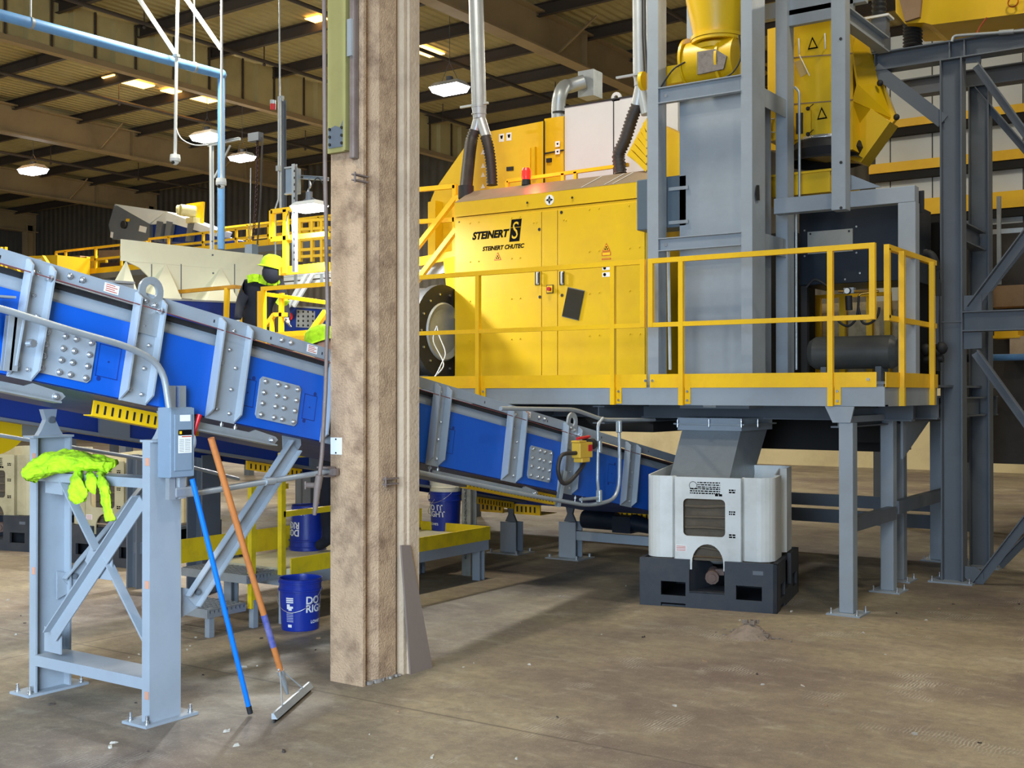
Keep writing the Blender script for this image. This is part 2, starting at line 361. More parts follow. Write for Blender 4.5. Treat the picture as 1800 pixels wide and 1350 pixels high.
# ======================= HIGH BAY LAMPS =======================
def highbay(px,py,d,s,lb,power,hang,light=True):
    c=AD(px,py,d); r=thing('high_bay_lamp',lb,'ceiling lamp',tuple(c),'high bay lamps')
    m=M(); hang=hang or zroof(c.x,c.y)-c.z; w,l,h=s*.32,s*.5,s*.14
    A=[c+V(q) for q in((-l,-w,0),(l,-w,0),(l,w,0),(-l,w,0))]; B=[c+V(q) for q in((-l*.8,-w*.55,h),(l*.8,-w*.55,h),(l*.8,w*.55,h),(-l*.8,w*.55,h))]; m.hull2(A,B)
    m.build('housing',WHITE,r)
    m=M(); C=[c+V((q[0]*.8,q[1]*.8,-h*1.1)) for q in((-l,-w),(l,-w),(l,w),(-l,w))]; A2=[c+V((q[0]*.96,q[1]*.96,0)) for q in((-l,-w),(l,-w),(l,w),(-l,w))]; m.hull2(C,A2); m.build('lens',LED,r)
    m=M(); 
    for s2 in(-1,1): m.cyl(c+V((s2*l*.6,0,h)),c+V((0,0,hang*.35)),.006,n=5)
    m.cyl(c+V((0,0,hang*.35)),c+V((0,0,hang)),.006,n=5); m.cyl(c+V((0,0,h)),c+V((0,0,h+.1)),s*.1,n=10); m.build('hanger',DSTEEL,r)
    if light: lamp('AREA',c-V((0,0,h*1.1+.02)),power,(.95,.98,1),s*.7)
    return c
highbay(57,297,31,.75,'lit high-bay lamp nearest the left edge, low under the far roof',300,0)
highbay(363,238,27,.72,'lit high-bay lamp just left of the blue vertical pipe',300,0)
highbay(425,275,29,.62,'lit high-bay lamp between the blue pipe and the hanging chain',250,0)
highbay(790,152,22.6,.7,'lit high-bay lamp right of the building column, beside the silver duct',350,0)
L5=highbay(543,362,12.3,.36,'bright small lamp hanging on a hook just left of the building column',210,.3)
# ======================= WHITE PANEL ENCLOSURE, FAR RIGHT =======================
Y=15.; x0=gx(1540,Y); r=thing('panelled_sorting_hall','tall white panelled enclosure with yellow horizontal bands behind the right steel frame','enclosure',(x0+2,Y,0))
ztop=gz(40,gx(1710,Y),Y); m=M(); m.box((x0,Y,1.9),(x0+5.2,Y+2.5,ztop)); m.build('wall_panel',WHITE,r)
m=M()
for px in (1566,1640,1725,1800): X=gx(px,Y); m.box((X-.006,Y-.004,2),(X+.006,Y,ztop))
m.build('panel_joint',BLACK,r)
for (pa,pb,t) in ((1564,222,.10),(1564,297,.12),(1620,366,.2)):
    z=gz(pb,gx(pa,Y),Y); m=M(); m.box((x0-.05,Y-.12,z-t/2),(x0+5.3,Y-.002,z+t/2)); q=m.build('yellow_band',SAFE,r)
    m=M(); m.box((x0-.05,Y-.10,z-t/2-.10),(x0+5.3,Y-.004,z-t/2-.002)); m.build('band_shadow',DARKW,r)  # dark strip painting the shadow below each yellow band
for px in (1693,1850):
    p=AY(px,40,Y); m=M(); m.holed([p+V((math.cos(a)*.085,0,math.sin(a)*.085)) for a in [k*math.pi/8 for k in range(16)]],[p+V((math.cos(a)*.04,0,math.sin(a)*.04)) for a in [k*math.pi/8 for k in range(16)]],(0,.03,0)); m.box(p+V((-.1,0,-.16)),p+V((.1,.03,-.07))); m.build('lifting_eye',WHITE,r)
for px in(1545,1700,1900):
    X=gx(px,Y); m=M(); m.box((X-.08,Y+.02,0),(X+.08,Y+.18,1.9)); m.build('leg',DSTEEL,r)
# ======================= MAIN INCLINED CONVEYOR =======================
TH=math.atan(.182); CT,ST=math.cos(TH),math.sin(TH); CX=-4.85
r=thing('inclined_conveyor','long blue inclined belt conveyor with grey ribs passing behind the building column','conveyor',(CX,0,2.341),None,True,(-TH,0,0))
conv=r
def cl(px,py,X=CX):
    p=AX(px,py,X); return (p.y*CT-(p.z-2.341)*ST, p.y*ST+(p.z-2.341)*CT)
S0,S1=1.6,9.9; Wd=1.02
def cs(px,py): return cl(px,py)[0]
# rib positions: (s_left,s_right) measured on the side plane
ribs=[]
for (a,b,lug) in (((26,580),(66,590),0),((222,620),(266,632),1),((372,655),(420,668),0),((572,700),(606,705),0),((755,755),(775,760),0),((887,780),(911,785),0),((984,810),(1008,815),1),((1094,838),(1112,842),0)):
    ribs.append((cs(*a),cs(*b),lug))
print('RIBS',[(round(a,2),round(b,2)) for a,b,_ in ribs])
HB=.40; HT=.525      # top of the blue channel, top of the grey rail (local z)
# blue side channels, one panel between each pair of ribs
edges=[S0]+[(a+b)/2 for a,b,_ in ribs]+[S1]
for i in range(len(edges)-1):
    a,b=edges[i]+.004,edges[i+1]-.004; m=M()
    m.box((-.012,a,0),(0,b,HB-.02)); m.box((-.07,a,0),(-.012,b,.012)); m.box((-.07,a,HB-.032),(-.012,b,HB-.02)); m.build('side_panel',BLUE,r)
m=M(); m.box((-Wd,S0,0),(-Wd+.012,S1,HB-.02)); m.build('far_side_panel',BLUE,r)
# sloped grey skirt recess above the blue channel and a black strip painting its shadow gap
m=M(); m.prism([(-.03,S0,HB-.02),(-.03,S0,HB+.0),(-.05,S0,HT-.05),(-.06,S0,HT-.05),(-.06,S0,HB-.02)],(0,S1-S0,0)); m.build('skirt_plate',STEEL,r)
m=M(); m.box((-.045,S0,HT-.075),(-.02,S1,HT-.05)); m.build('shadow_gap_strip',BLACK,r)
m=M(); m.prism([(.0,S0,HT-.045),(.0,S0,HT+.025),(-.09,S0,HT+.03),(-.09,S0,HT+.02),(-.01,S0,HT+.015),(-.01,S0,HT-.045)],(0,S1-S0,0))
m.build('top_rail',STEEL,r)
m=M(); m.prism([(-Wd,S0,HB-.02),(-Wd,S0,HT+.025),(-Wd+.09,S0,HT+.03),(-Wd+.09,S0,HT+.02),(-Wd+.01,S0,HT+.015),(-Wd+.01,S0,HB-.02)],(0,S1-S0,0)); m.build('far_top_rail',STEEL,r)
m=M(); m.box((-Wd+.05,S0,HB-.12),(-.09,S1,HB-.105)); m.box((-Wd+.05,S0,.05),(-.09,S1,.065)); m.build('belt',BLACK,r)
m=M(); m.box((-Wd+.02,S0,-.004),(-.02,S1,0)); m.build('bottom_cover',DBLUE,r)
for i in range(6):
    y=S0+.5+i*1.4; m=M(); m.cyl((-Wd+.03,y,.27),(-.03,y,.27),.03,n=12); m.build('idler_roller',DSTEEL,r)
# bolt prototype
def boltmesh(r0=.014,h=.012):
    m=M(); m.cyl((0,0,0),(.003,0,0),r0*1.15,n=14); m.lathe([(r0*.95,.003),(r0*.85,.003+h*.5),(r0*.5,.003+h),(0,.003+h)],(0,0,0),(1,0,0),12); return m
b0=None
def bolt(parent,x,y,z,sc=1,name='bolt'):
    global b0
    if b0 is None:
        mm=boltmesh(); me_o=mm.build('bolt',CHROME,parent); b0=me_o.data; o=me_o
    else:
        o=bpy.data.objects.new(name,b0); COL.objects.link(o); o.parent=parent
    o.location=(x,y,z); o.scale=(sc,sc,sc); return o
# ribs: flat plate with two flared flanges
for k,(a,b,lug) in enumerate(ribs):
    z0,z1=-.01,HT+.012; m=M(); m.box((.001,a,z0),(.011,b,z1))
    for y,s in((a,-1),(b,1)):
        m.prism([(.001,y-.005,z0+.03),(.001,y+.005,z0+.03),(.055,y+.005+.01*s,z0+.07),(.055,y-.005+.01*s,z0+.07)],(0,0,z1-z0-.05)) if False else m.prism([(.001,y-.005,z0),(.058,y-.005,z0+.05),(.058,y-.005,z1-.03),(.02,y-.005,z1),(.001,y-.005,z1)],(0,.01,0))
    rb=m.build('frame_rib',STEEL,r)
    if lug:
        yc=(a+b)/2+.0; c=V((.006,yc,HT+.035)); rr=.074
        n=24; out=[];inn=[]
        for q in range(n):
            t=2*math.pi*q/n; y,z=math.cos(t),math.sin(t)
            if z<-.05: oy=rr*1.05*(1 if y>0 else -1)*min(1,abs(y)*1.6); oz=-.22 if abs(z)>.5 else -.22*abs(z)*2
            else: oy,oz=rr*y,rr*z
            out.append(c+V((0,oy,oz))); inn.append(c+V((0,y*.036,z*.036)))
        m=M().holed(out,inn,(.016,0,0)); m.build('lifting_lug',GALV,r)
        bolt(rb,.022,yc-.03,HT-.02); bolt(rb,.022,yc+.03,HT-.03)
    w=b-a
    for (fy,z) in ((.3,.05),(.75,.04),(.7,.17),(.25,.30),(.75,.29),(.45,.38),(.5,HT-.04)):
        bolt(rb,.011,a+w*fy,z,.8)
# splice plates and bolts
for (tl,tr,br,bl) in (((72,572),(168,598),(156,677),(58,650)),((457,661),(528,679),(519,752),(447,732)),((931,783),(970,792),(966,848),(925,841))):
    P=[cl(*q) for q in(tl,tr,br,bl)]; s0=(P[0][0]+P[3][0])/2; s1=(P[1][0]+P[2][0])/2; t0=(P[2][1]+P[3][1])/2; t1=(P[0][1]+P[1][1])/2
    m=M(); c_=.018; m.prism([(.001,s0+c_,t0),(.001,s1-c_,t0),(.001,s1,t0+c_),(.001,s1,t1-c_),(.001,s1-c_,t1),(.001,s0+c_,t1),(.001,s0,t1-c_),(.001,s0,t0+c_)],(.008,0,0)); sp=m.build('splice_plate',STEEL,r)
    for i,fy in enumerate((.11,.42,.62,.9)):
        for j,fz in enumerate((.1,.37,.63,.9)): bolt(sp,.009,s0+(s1-s0)*fy,t0+(t1-t0)*fz)
# pressed knockout outlines
for (tl,br) in (((176,604),(205,668)),((427,664),(444,716)),((536,692),(552,740)),((783,752),(795,798)),((1070,815),(1080,850))):
    (s0,t1),(s1,t0)=cl(*tl),cl(*br); s0,s1=sorted((s0,s1)); t1=t0+ (t1-t0)
    if t1-t0<.12: t1=t0+.17
    m=M(); e=.0035
    for a,b in (((s0,t0),(s1,t0)),((s1,t0),(s1,t1)),((s1,t1),(s0,t1)),((s0,t1),(s0,t0))): m.box((-.001,min(a[0],b[0])-e/2,min(a[1],b[1])-e/2),(.0015,max(a[0],b[0])+e/2,max(a[1],b[1])+e/2))
    for y,z in((s0+.02,t0-.012),(s1-.02,t1+.012)): m.cyl((0,y,z),(.0016,y,z),.012,n=12)
    m.cyl((0,(s0+s1)/2,(t0+t1)/2),(.002,(s0+s1)/2,(t0+t1)/2),.005,n=8); m.build('knockout_panel',DBLUE,r)
# warning stickers
def sticker(tl,br):
    (s0,t1),(s1,t0)=cl(*tl),cl(*br); w,h=.085,.045; m=M(); m.box((.0005,s0,HT-.03),(.002,s0+w,HT+.015)); o=m.build('warning_sticker',LABELW,r)
    m=M()
    for k in range(4): m.box((.002,s0+.008,HT-.024+k*.01),(.0028,s0+w-.01-.015*(k%2),HT-.020+k*.01))
    m.build('printed_lines',REDT,o)
sticker((180,522),(214,540)); sticker((538,624),(558,640)); sticker((921,734),(934,745))
# rail bolts
for p in ((118,508),(140,515),(492,614),(508,619),(946,745),(955,748),(240,545)):
    s,t=cl(*p); bolt(r,.001,s,HT-.008)
for i,s in enumerate([S0+.55+k*.42 for k in range(18)]):
    m=M(); m.cbox((.001,s,HT-.015),(.002,.007,.016)); m.build('slot_hole',BLACK,r)
# pull cord with eye bolts
pts=[V((.05,S0,.47)),V((.055,cs(180,505),.47)),V((.055,cs(270,565),.468)),V((.052,cs(440,620),.46)),V((.05,cs(700,700),.455)),V((.05,cs(890,745),.46)),V((.05,cs(1000,780),.455)),V((.05,S1,.45))]
m=M(); m.tube(pts,.003,6); m.build('pull_cord',mat('red_cord',(120,60,60),.5),r)
for p in ((75,500),(40,510),(268,565),(892,742),(1010,775)):
    s=cs(*p); m=M(); m.lathe([(.008,-.003),(.016,-.003),(.016,.003),(.008,.003),(.008,-.003)],(.05,s,.47),(0,1,0),12); m.cyl((0,s,.468),(.04,s,.468),.005,n=6); m.cbox((.03,s,.47),(.012,.016,.016)); m.build('eye_bolt',CHROME,r)
# lower return guards (yellow, slotted) and grey return brackets
for (a,b) in (((203,740),(390,775)),((858,880),(1008,925))):
    s0=cs(*a); s1=cs(*b); m=M(); m.box((-.20,s0,-.085),(-.19,s1,-.012)); m.box((-.26,s0,-.09),(-.19,s1,-.085)); n=int((s1-s0)/.045)
    m.mat(1)
    for k in range(n): m.box((-.19,s0+.02+k*.045,-.075),(-.1885,s0+.032+k*.045,-.03))
    m.build('return_guard',[SAFE,BLACK],r)
for (a,b,L_) in (((0,0),(118,690),.9),((340,0),(492,762),.75),((745,0),(948,858),1.3)):
    s1=cs(b[0],b[1]); s0=s1-L_ ; m=M(); z=-.035
    m.prism([(-.02,s0,z),(-.02,s1-.22,z),(-.02,s1-.18,z+.02),(-.02,s1-.02,z+.005),(-.02,s1,z-.01),(-.02,s1-.03,z-.045),(-.02,s0,z-.045)],(.012,0,0)); m.box((-.02,s0,z-.05),(.045,s1-.05,z-.042)); br=m.build('return_bracket',GALV,r); bolt(br,-.008,s1-.05,z-.02,1.1)
for p in ((396,745),(420,750),(762,820),(776,823),(1018,860),(1030,864)):
    s=cs(*p); m=M(); m.cyl((-.03,s,-.05),(-.03,s,.0),.005,n=8); m.cyl((-.03,s,-.03),(-.03,s,-.015),.012,n=6); m.cyl((-.03,s,-.06),(-.03,s,-.05),.012,n=6); m.build('hanger_bolt',CHROME,r)
# head end pulley guard: yellow disc at the left edge, mounting bearing plate
m=M(); p=AX(8,722,CX+.02); 
# ---- conduit fixed along the conveyor
Xc=-4.72
m=M(); P=[AX(-40,532,Xc),AX(10,545,Xc),AX(120,580,Xc),AX(228,610,Xc),AX(286,642,Xc),AX(297,716,Xc+.0)]; 
pts=fillet(P,.12); m.tube(pts,.0165,12); o=thing('bent_conduit','grey rigid conduit curving over the blue conveyor side down into the switch box','conduit',tuple(P[-1])); m.build('pipe',GALV,o)
m=M(); q=AX(10,555,Xc-.04); m.box(q+V((-.05,-.03,-.09)),q+V((-.02,-.02,.09))); m.box(q+V((-.05,-.03,.08)),q+V((.0,.05,.09))); m.build('strut_bracket',GALV,o)
p=AX(50,604,Xc-.03); m=M(); m.cyl(p,p+V((.04,0,0)),.018,n=8); m.build('clamp_bolt',CHROME,o)
for px in (20,30):
    a=AX(px,555,CX+.04); b=AX(px-10,652,CX+.04); m=M(); m.beam(a,b,Csec(.04,.03,.004),(1,0,0)); m.build('strut_channel',GALV,o)
# ======================= SECOND LOWER CONVEYOR =======================
X2=-6.9; a=AX(80,705,X2); b=AX(478,775,X2); 
za=lambda y:1.41-(y-4.87)*.166
r=thing('lower_conveyor','dark blue lower conveyor running beneath and behind the main conveyor','conveyor',(X2-.5,7.5,0))
def quadbox(x0,x1,y0,y1,f0,f1):
    m=M(); m.hull2([V((x0,y0,f0(y0))),V((x1,y0,f0(y0))),V((x1,y0,f1(y0))),V((x0,y0,f1(y0)))],[V((x0,y1,f0(y1))),V((x1,y1,f0(y1))),V((x1,y1,f1(y1))),V((x0,y1,f1(y1)))]); return m
zb=lambda y:1.45-(y-4.87)*.165
for (y0,y1) in ((3.6,5.15),(5.2,7.2),(7.25,10.6)):
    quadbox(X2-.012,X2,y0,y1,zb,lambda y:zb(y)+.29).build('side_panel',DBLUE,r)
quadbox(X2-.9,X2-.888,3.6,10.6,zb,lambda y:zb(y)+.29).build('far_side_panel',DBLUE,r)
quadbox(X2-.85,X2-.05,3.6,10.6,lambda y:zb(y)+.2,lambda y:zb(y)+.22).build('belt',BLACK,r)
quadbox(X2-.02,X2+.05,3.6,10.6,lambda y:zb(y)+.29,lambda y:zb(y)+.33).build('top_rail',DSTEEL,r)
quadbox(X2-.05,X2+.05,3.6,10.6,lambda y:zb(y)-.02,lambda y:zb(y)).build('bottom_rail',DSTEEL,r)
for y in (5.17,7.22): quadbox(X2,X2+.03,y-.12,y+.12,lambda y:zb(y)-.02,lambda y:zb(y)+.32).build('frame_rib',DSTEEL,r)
for (y0,y1) in ((6.4,7.0),(9.2,10.1)):
    m=quadbox(X2+.0,X2+.02,y0,y1,lambda y:zb(y)-.10,lambda y:zb(y)-.03).mat(1); y=y0+.03
    while y<y1-.02: m.box((X2+.0201,y,zb(y)-.09),(X2+.022,y+.015,zb(y)-.05)); y+=.05
    m.build('return_guard',[SAFE,BLACK],r)
# ======================= CROSS CONVEYOR UNDER THE DECK (seen beneath) =======================
r=thing('floor_level_conveyor','dark blue level conveyor with yellow slotted guards and grey stub legs under the main conveyor','conveyor',(-6.2,10.35,0))
z0=gz(893,-6.5,10.3)
m=M(); m.box((-7.6,10.3,z0+.02),(-4.3,10.32,z0+.28)); m.box((-7.6,11.1,z0+.02),(-4.3,11.12,z0+.28)); m.box((-7.6,10.32,z0+.2),(-4.3,11.1,z0+.22)); m.build('side_panel',DBLUE,r)
for a,b in ((845,885),(905,950),(1055,1145)):
    xa,xb=gx(a,10.28),gx(b,10.28); m=M(); m.box((xa,10.27,z0-.08),(xb,10.29,z0+.02)); m.box((xa,10.27,z0-.085),(xb,10.6,z0-.08)); m.mat(1); x=xa+.03
    while x<xb-.02: m.box((x,10.265,z0-.06),(x+.018,10.27,z0-.0)); x+=.055
    m.build('return_guard',[SAFE,BLACK],r)
for px,w,p1 in ((890,.16,897),(994,.14,905)):
    x=gx(px,10.2); m=M(); zt_=gz(918,x,10.2)
    m.beam((x,10.3,.012),(x,10.3,zt_),Isec(.2,.14,.01),(0,1,0)) ; lg=m.build('leg',STEEL,r)
    m=M(); m.prism([(x-.07,10.28,zt_),(x+.07,10.28,zt_),(x+.03,10.28,zt_+.08),(x+.05,10.28,z0+.03),(x-.05,10.28,z0+.03),(x-.03,10.28,zt_+.08)],(0,.03,0)); m.build('pivot_bracket',DSTEEL,lg)
    m=M(); m.box((x-.2,10.12,0),(x+.2,10.45,.012)); 
    for i in(-1,1):
        for j in(-1,1): m.cyl((x+i*.16,10.28+j*.13,.012),(x+i*.16,10.28+j*.13,.045),.014,n=6)
    m.build('base_plate',GALV,lg)
x0,x1=gx(1003,10.25),gx(1145,10.25); m=M(); m.box((x0,10.25,gz(944,x0,10.2)-.03),(x1,10.33,gz(944,x0,10.2)+.06)); m.build('cross_beam',STEEL,r)
# gear motor hanging below
m=M(); c=AY(1065,915,10.1); m.cyl(c+V((-.25,0,0)),c+V((.12,0,0)),.09,n=18); m.cbox(c+V((.22,0,-.02)),(.2,.18,.16)); m.cyl(c+V((.3,0,0)),c+V((.62,0,-.05)),.085,.06,n=16); m.build('gear_motor',NAVY,r)
# ======================= NEAR SUPPORT STAND =======================
def base_plate(parent,x0,x1,y0,y1,bolts=None,t=.014,name='base_plate',mt=None):
    m=M(); m.box((x0,y0,0),(x1,y1,t)); p=m.build(name,mt or STEEL,parent)
    e=.03
    for bx,by in (bolts or ((x0+e,y0+e),(x1-e,y0+e),(x0+e,y1-e),(x1-e,y1-e))):
        m=M(); m.cyl((bx,by,t),(bx,by,t+.004),.016,n=12); m.cyl((bx,by,t+.004),(bx,by,t+.018),.012,n=6); m.cyl((bx,by,t+.018),(bx,by,t+.042),.007,n=8); m.build('anchor_bolt',CHROME,p)
    return p
r=thing('conveyor_stand','pale grey steel braced stand carrying the near end of the blue conveyor','stand',(-5.44,4.0,0))
ZT=1.445; Y0,Y1=3.9,4.1
m=M(); m.beam((-4.935,4.0,.014),(-4.935,4.0,ZT),Csec(.06,.2,.009),(0,1,0)) 
# web must face +X: build explicitly
m=M(); xw=-4.905; m.box((xw-.008,Y0,.014),(xw,Y1,ZT)); m.box((xw-.06,Y0,.014),(xw-.008,Y0+.012,ZT)); m.box((xw-.06,Y1-.012,.014),(xw-.008,Y1,ZT)); m.build('post',STEEL,r)
xl=-5.985; m=M(); m.box((xl,Y0+.03,.014),(xl+.008,Y1+.06,ZT)); m.box((xl+.008,Y0+.03,.014),(xl+.06,Y0+.042,ZT)); m.box((xl+.008,Y1+.048,.014),(xl+.06,Y1+.06,ZT)); m.build('post',STEEL,r)
base_plate(r,-5.06,-4.87,3.85,4.19); base_plate(r,-6.08,-5.90,3.87,4.26)
for x in (xw-.03,xl+.03):
    m=M(); m.box((x-.05,3.9,ZT),(x+.05,4.16,ZT+.012)); c=m.build('cap_plate',STEEL,r)
    m=M(); s=.006
    for xx in (x-.02,):
        m.prism([(xx,3.95,ZT+.012),(xx,4.11,ZT+.012),(xx,4.09,ZT+.04),(xx,4.06,ZT+.10),(xx,4.07,ZT+.16),(xx,3.98,ZT+.16),(xx,4.0,ZT+.10),(xx,3.97,ZT+.04)],(.04,0,0))
    pb=m.build('pivot_bracket',STEEL,c); m=M(); m.cyl((x+.02,4.03,ZT+.1),(x+.032,4.03,ZT+.1),.02,n=12); m.build('pivot_bolt',DSTEEL,pb)
zt=gz(829,-5.9,3.95); m=M(); m.box((xl+.06,3.93,zt-.05),(xw-.008,3.938,zt)); m.box((xl+.06,3.938,zt-.008),(xw-.008,4.09,zt)); m.box((xl+.06,4.085,zt-.05),(xw-.008,4.09,zt-.008)); m.build('top_beam',STEEL,r)
zt2=gz(1150,-5.9,3.95); m=M(); m.box((xl+.06,3.922,zt2-.06),(xw-.06,3.93,zt2)); m.box((xl+.01,3.9425,zt2-.06),(xl+.06,3.95,zt2)); m.box((xl+.062,3.93,zt2-.008),(xw-.06,4.12,zt2)); m.build('bottom_beam',STEEL,r)
def yb(px,py,Y=3.945): return AY(px,py,Y)
def angle(m,a,b,w=.072,t=.007,leg=.045,side=1):
    a,b=V(a),V(b); d=(b-a).normalized(); n=V((0,1,0)); sd=d.cross(n).normalized()*side
    A=[a-sd*w/2,a+sd*w/2,a+sd*w/2+n*t,a-sd*w/2+n*t]; m.hull2(A,[p+(b-a) for p in A])
    A=[a-sd*w/2-n*leg,a-sd*(w/2-t)-n*leg,a-sd*(w/2-t),a-sd*w/2]; m.hull2(A,[p+(b-a) for p in A])
a,b=yb(94,1117,3.93),yb(250,880,3.93)
m=M(); angle(m,a,b,.075,side=-1); 
m.build('brace',STEEL,r)
m=M(); angle(m,yb(112,850,3.97),yb(172,972,3.97),.065,side=-1); m.build('brace',STEEL,r)
m=M(); angle(m,yb(188,985,3.97),yb(258,1125,3.97),.065,side=-1); m.build('brace',STEEL,r)
for P in ([(160,960),(197,980),(197,1020),(170,1016),(150,985)],[(80,838),(110,842),(110,870),(80,866)],[(79,1100),(108,1114),(108,1150),(79,1143)]):
    m=M(); m.prism([yb(x,y,3.952) for x,y in P],(0,.008,0)); m.build('gusset_plate',STEEL,r)
for (px,py) in ((260,812),(260,1028),(260,1222)):
    p=AY(px,py,Y0-.001); m=M(); m.box(p+V((-.018,-.002,-.02)),p+V((.012,0,.02))); m.build('orange_tape',TAPE,r)
for (px,py) in ((60,803),(60,1003)):
    p=AY(px,py,Y0+.029); m=M(); m.box(p+V((-.012,-.002,-.02)),p+V((.015,0,.02))); m.build('orange_tape',TAPE,r)
# knee braces
def knee(a,b,lb):
    o=None; m=M(); d=(V(b)-V(a)).normalized(); n=V((1,0,0)); sd=d.cross(n).normalized(); a,b=V(a),V(b)
    for u0,u1,v0,v1 in ((-.05,.05,0,.008),(-.05,-.042,.008,.04),(.042,.05,.008,.04)):
        A=[a+sd*u0+n*v0,a+sd*u1+n*v0,a+sd*u1+n*v1,a+sd*u0+n*v1]; m.hull2(A,[p+(b-a) for p in A])
    o=thing('knee_brace',lb,'brace',tuple(a)); m.build('channel',STEEL,o)
    m=M(); q=a+d*.06; m.cyl(q+n*.008,q+n*.02,.018,n=12); m.cyl(q+n*.02,q+n*.028,.009,n=8); m.build('bolt',DSTEEL,o)
    m=M(); m.prism([a+V((-.012,-.06,-.08)),a+V((-.012,.06,-.04)),a+V((-.012,.09,.04)),a+V((-.012,-.06,.08))],(.01,0,0)); m.build('lower_gusset',STEEL,o)
    m=M(); q=b; m.prism([q+V((-.012,-.07,-.06)),q+V((-.012,-.01,-.09)),q+V((-.012,.07,.0)),q+V((-.012,.06,.09)),q+V((-.012,-.08,.10))],(.01,0,0)); m.build('upper_gusset',STEEL,o)
knee(AX(335,1056,-4.94),AX(515,783,-4.94),'grey channel knee brace sloping up from behind the near stand to the conveyor underside')
knee(AX(118,1026,-5.95),AX(430,735,-5.95)*0+V((-5.95,4.98,1.36)),'grey channel knee brace on the far side, seen through the near stand')
# ======================= SWITCH BOX =======================
XB=-4.875; YB=gy(277,XB); XF=gx(301,YB); YE=gy(341,XF); zt=gz(716,XF,YB); zb_=gz(841,XF,YB)
r=thing('disconnect_switch','grey electrical switch box with red handle mounted on the near stand post','switch box',((XB+XF)/2,(YB+YE)/2,zb_))
m=M(); m.box((XB,YB,zb_),(XF-.01,YE,zt)); m.build('enclosure',ENCL,r,bev=.004)
m=M(); m.box((XF-.01,YB-.003,zb_+.004),(XF,YE+.003,zt-.004)); d=m.build('door',ENCL,r,bev=.003)
h=zt-zb_; w=YE-YB; m=M(); m.box((XF,YB+w*.12,zb_+h*.1),(XF+.006,YE-w*.1,zt-h*.1)); m.build('raised_panel',ENCL,d,bev=.006)
m=M(); m.box((XF+.006,YB+w*.35,zb_+h*.80),(XF+.0075,YE-w*.2,zb_+h*.89)); m.build('white_label',LABELW,d)
m=M(); m.box((XF+.006,YB+w*.28,zb_+h*.60),(XF+.0075,YE-w*.14,zb_+h*.68)); q=m.build('black_label',BLACKT,d)
m=M(); m.box((XF+.0075,YB+w*.32,zb_+h*.62),(XF+.008,YB+w*.42,zb_+h*.66)); m.build('yellow_mark',SAFE,q)
m=M(); m.box((XF+.006,YB+w*.28,zb_+h*.35),(XF+.0075,YE-w*.14,zb_+h*.6)); q=m.build('instruction_label',LABELW,d)
m=M(); m.box((XF+.0075,YB+w*.42,zb_+h*.575),(XF+.008,YE-w*.16,zb_+h*.59)); m.build('red_heading',REDT,q)
m=M()
for k in range(9):
    for c0,c1 in((.31,.52),(.56,.8)): m.box((XF+.0075,YB+w*c0,zb_+h*(.37+k*.021)),(XF+.0079,YB+w*c1,zb_+h*(.376+k*.021)))
m.build('printed_lines',DSTEEL,q)
m=M(); p=V((XF-.05,YE,zb_+h*.5)); m.cyl(p,p+V((0,.012,0)),.055,n=20); m.build('handle_base',GALV,r)
m=M(); m.tube([p+V((.02,.02,.02)),p+V((.03,.03,.08)),p+V((.035,.05,.14))],.012,8,rad=[.010,.011,.014]); m.build('handle',RED,r)
for z0,z1 in ((zt,zt+.11),(zb_-.11,zb_)):
    for yy in(YB+.03,YE-.05): m=M(); m.beam((XB+.065,yy,z0),(XB+.065,yy,z1),Csec(.03,.04,.003),(0,1,0)); m.build('strut_rail',GALV,r)
# conduit leaving the box towards the column
o=thing('lower_conduit','grey conduit running from under the switch box to the clamp on the building column','conduit',(XB+.04,YE,zb_-.1))
p0=V((XF-.05,YE-.07,zb_)); p1=AX(322,866,XB+.03); p2=AX(350,866,XB+.03); p3=V((-4.765,5.06,gz(829,-4.765,5.06)))
m=M(); m.tube(fillet([p0,V((p0.x,p0.y,p1.z)),V((p2.x,p2.y,p2.z)),p3],.05),.0165,12); m.build('pipe',GALV,o)
m=M(); m.box(V((p0.x-.028,p0.y-.03,p1.z-.02)),V((p0.x+.028,p0.y+.12,p1.z+.035))); m.build('conduit_body',GALV,o,bev=.01)
m=M(); q=p2.lerp(p3,.52); m.cyl(q+V((0,-.035,0)),q+V((0,.035,0)),.023,n=12); m.build('coupling',GALV,o)
m=M(); m.box(p3+V((-.06,.0,-.02)),p3+V((.06,.03,.02))); m.box(p3+V((-.06,-.03,.02)),p3+V((.03,.03,.03))); m.box(p3+V((-.06,-.03,-.03)),p3+V((.03,.03,-.02))); m.build('beam_clamp',RUSTY,o)
# ======================= HI-VIS VEST =======================
def blobtube(m,pts,ra,rb,n=20,seed=0,up=(0,0,1),amp=.18):
    rr=random.Random(seed); pts=[V(p) for p in pts]; L=len(pts); rings=[]; ph=[rr.uniform(0,6.28) for _ in range(6)]
    for i in range(L):
        t=(pts[min(i+1,L-1)]-pts[max(i-1,0)]).normalized(); u=V(up); u=(u-t*u.dot(t)).normalized(); w=t.cross(u); s=i/(L-1)
        a=ra(s); b=rb(s); q=[]
        for k in range(n):
            th=2*math.pi*k/n; f=1+amp*(math.sin(3*th+ph[0]+s*5)+.6*math.sin(5*th+ph[1]-s*7)+.5*math.sin(8*th+ph[2]+s*11))*.6
            q.append(pts[i]+(w*math.cos(th)*a+u*math.sin(th)*b)*f)
        rings.append(q)
    m.add([p for q in rings for p in q],[[i*n+k,i*n+(k+1)%n,(i+1)*n+(k+1)%n,(i+1)*n+k] for i in range(L-1) for k in range(n)],True)
    m.add(rings[0],[list(range(n))]); m.add(rings[-1],[list(range(n))])
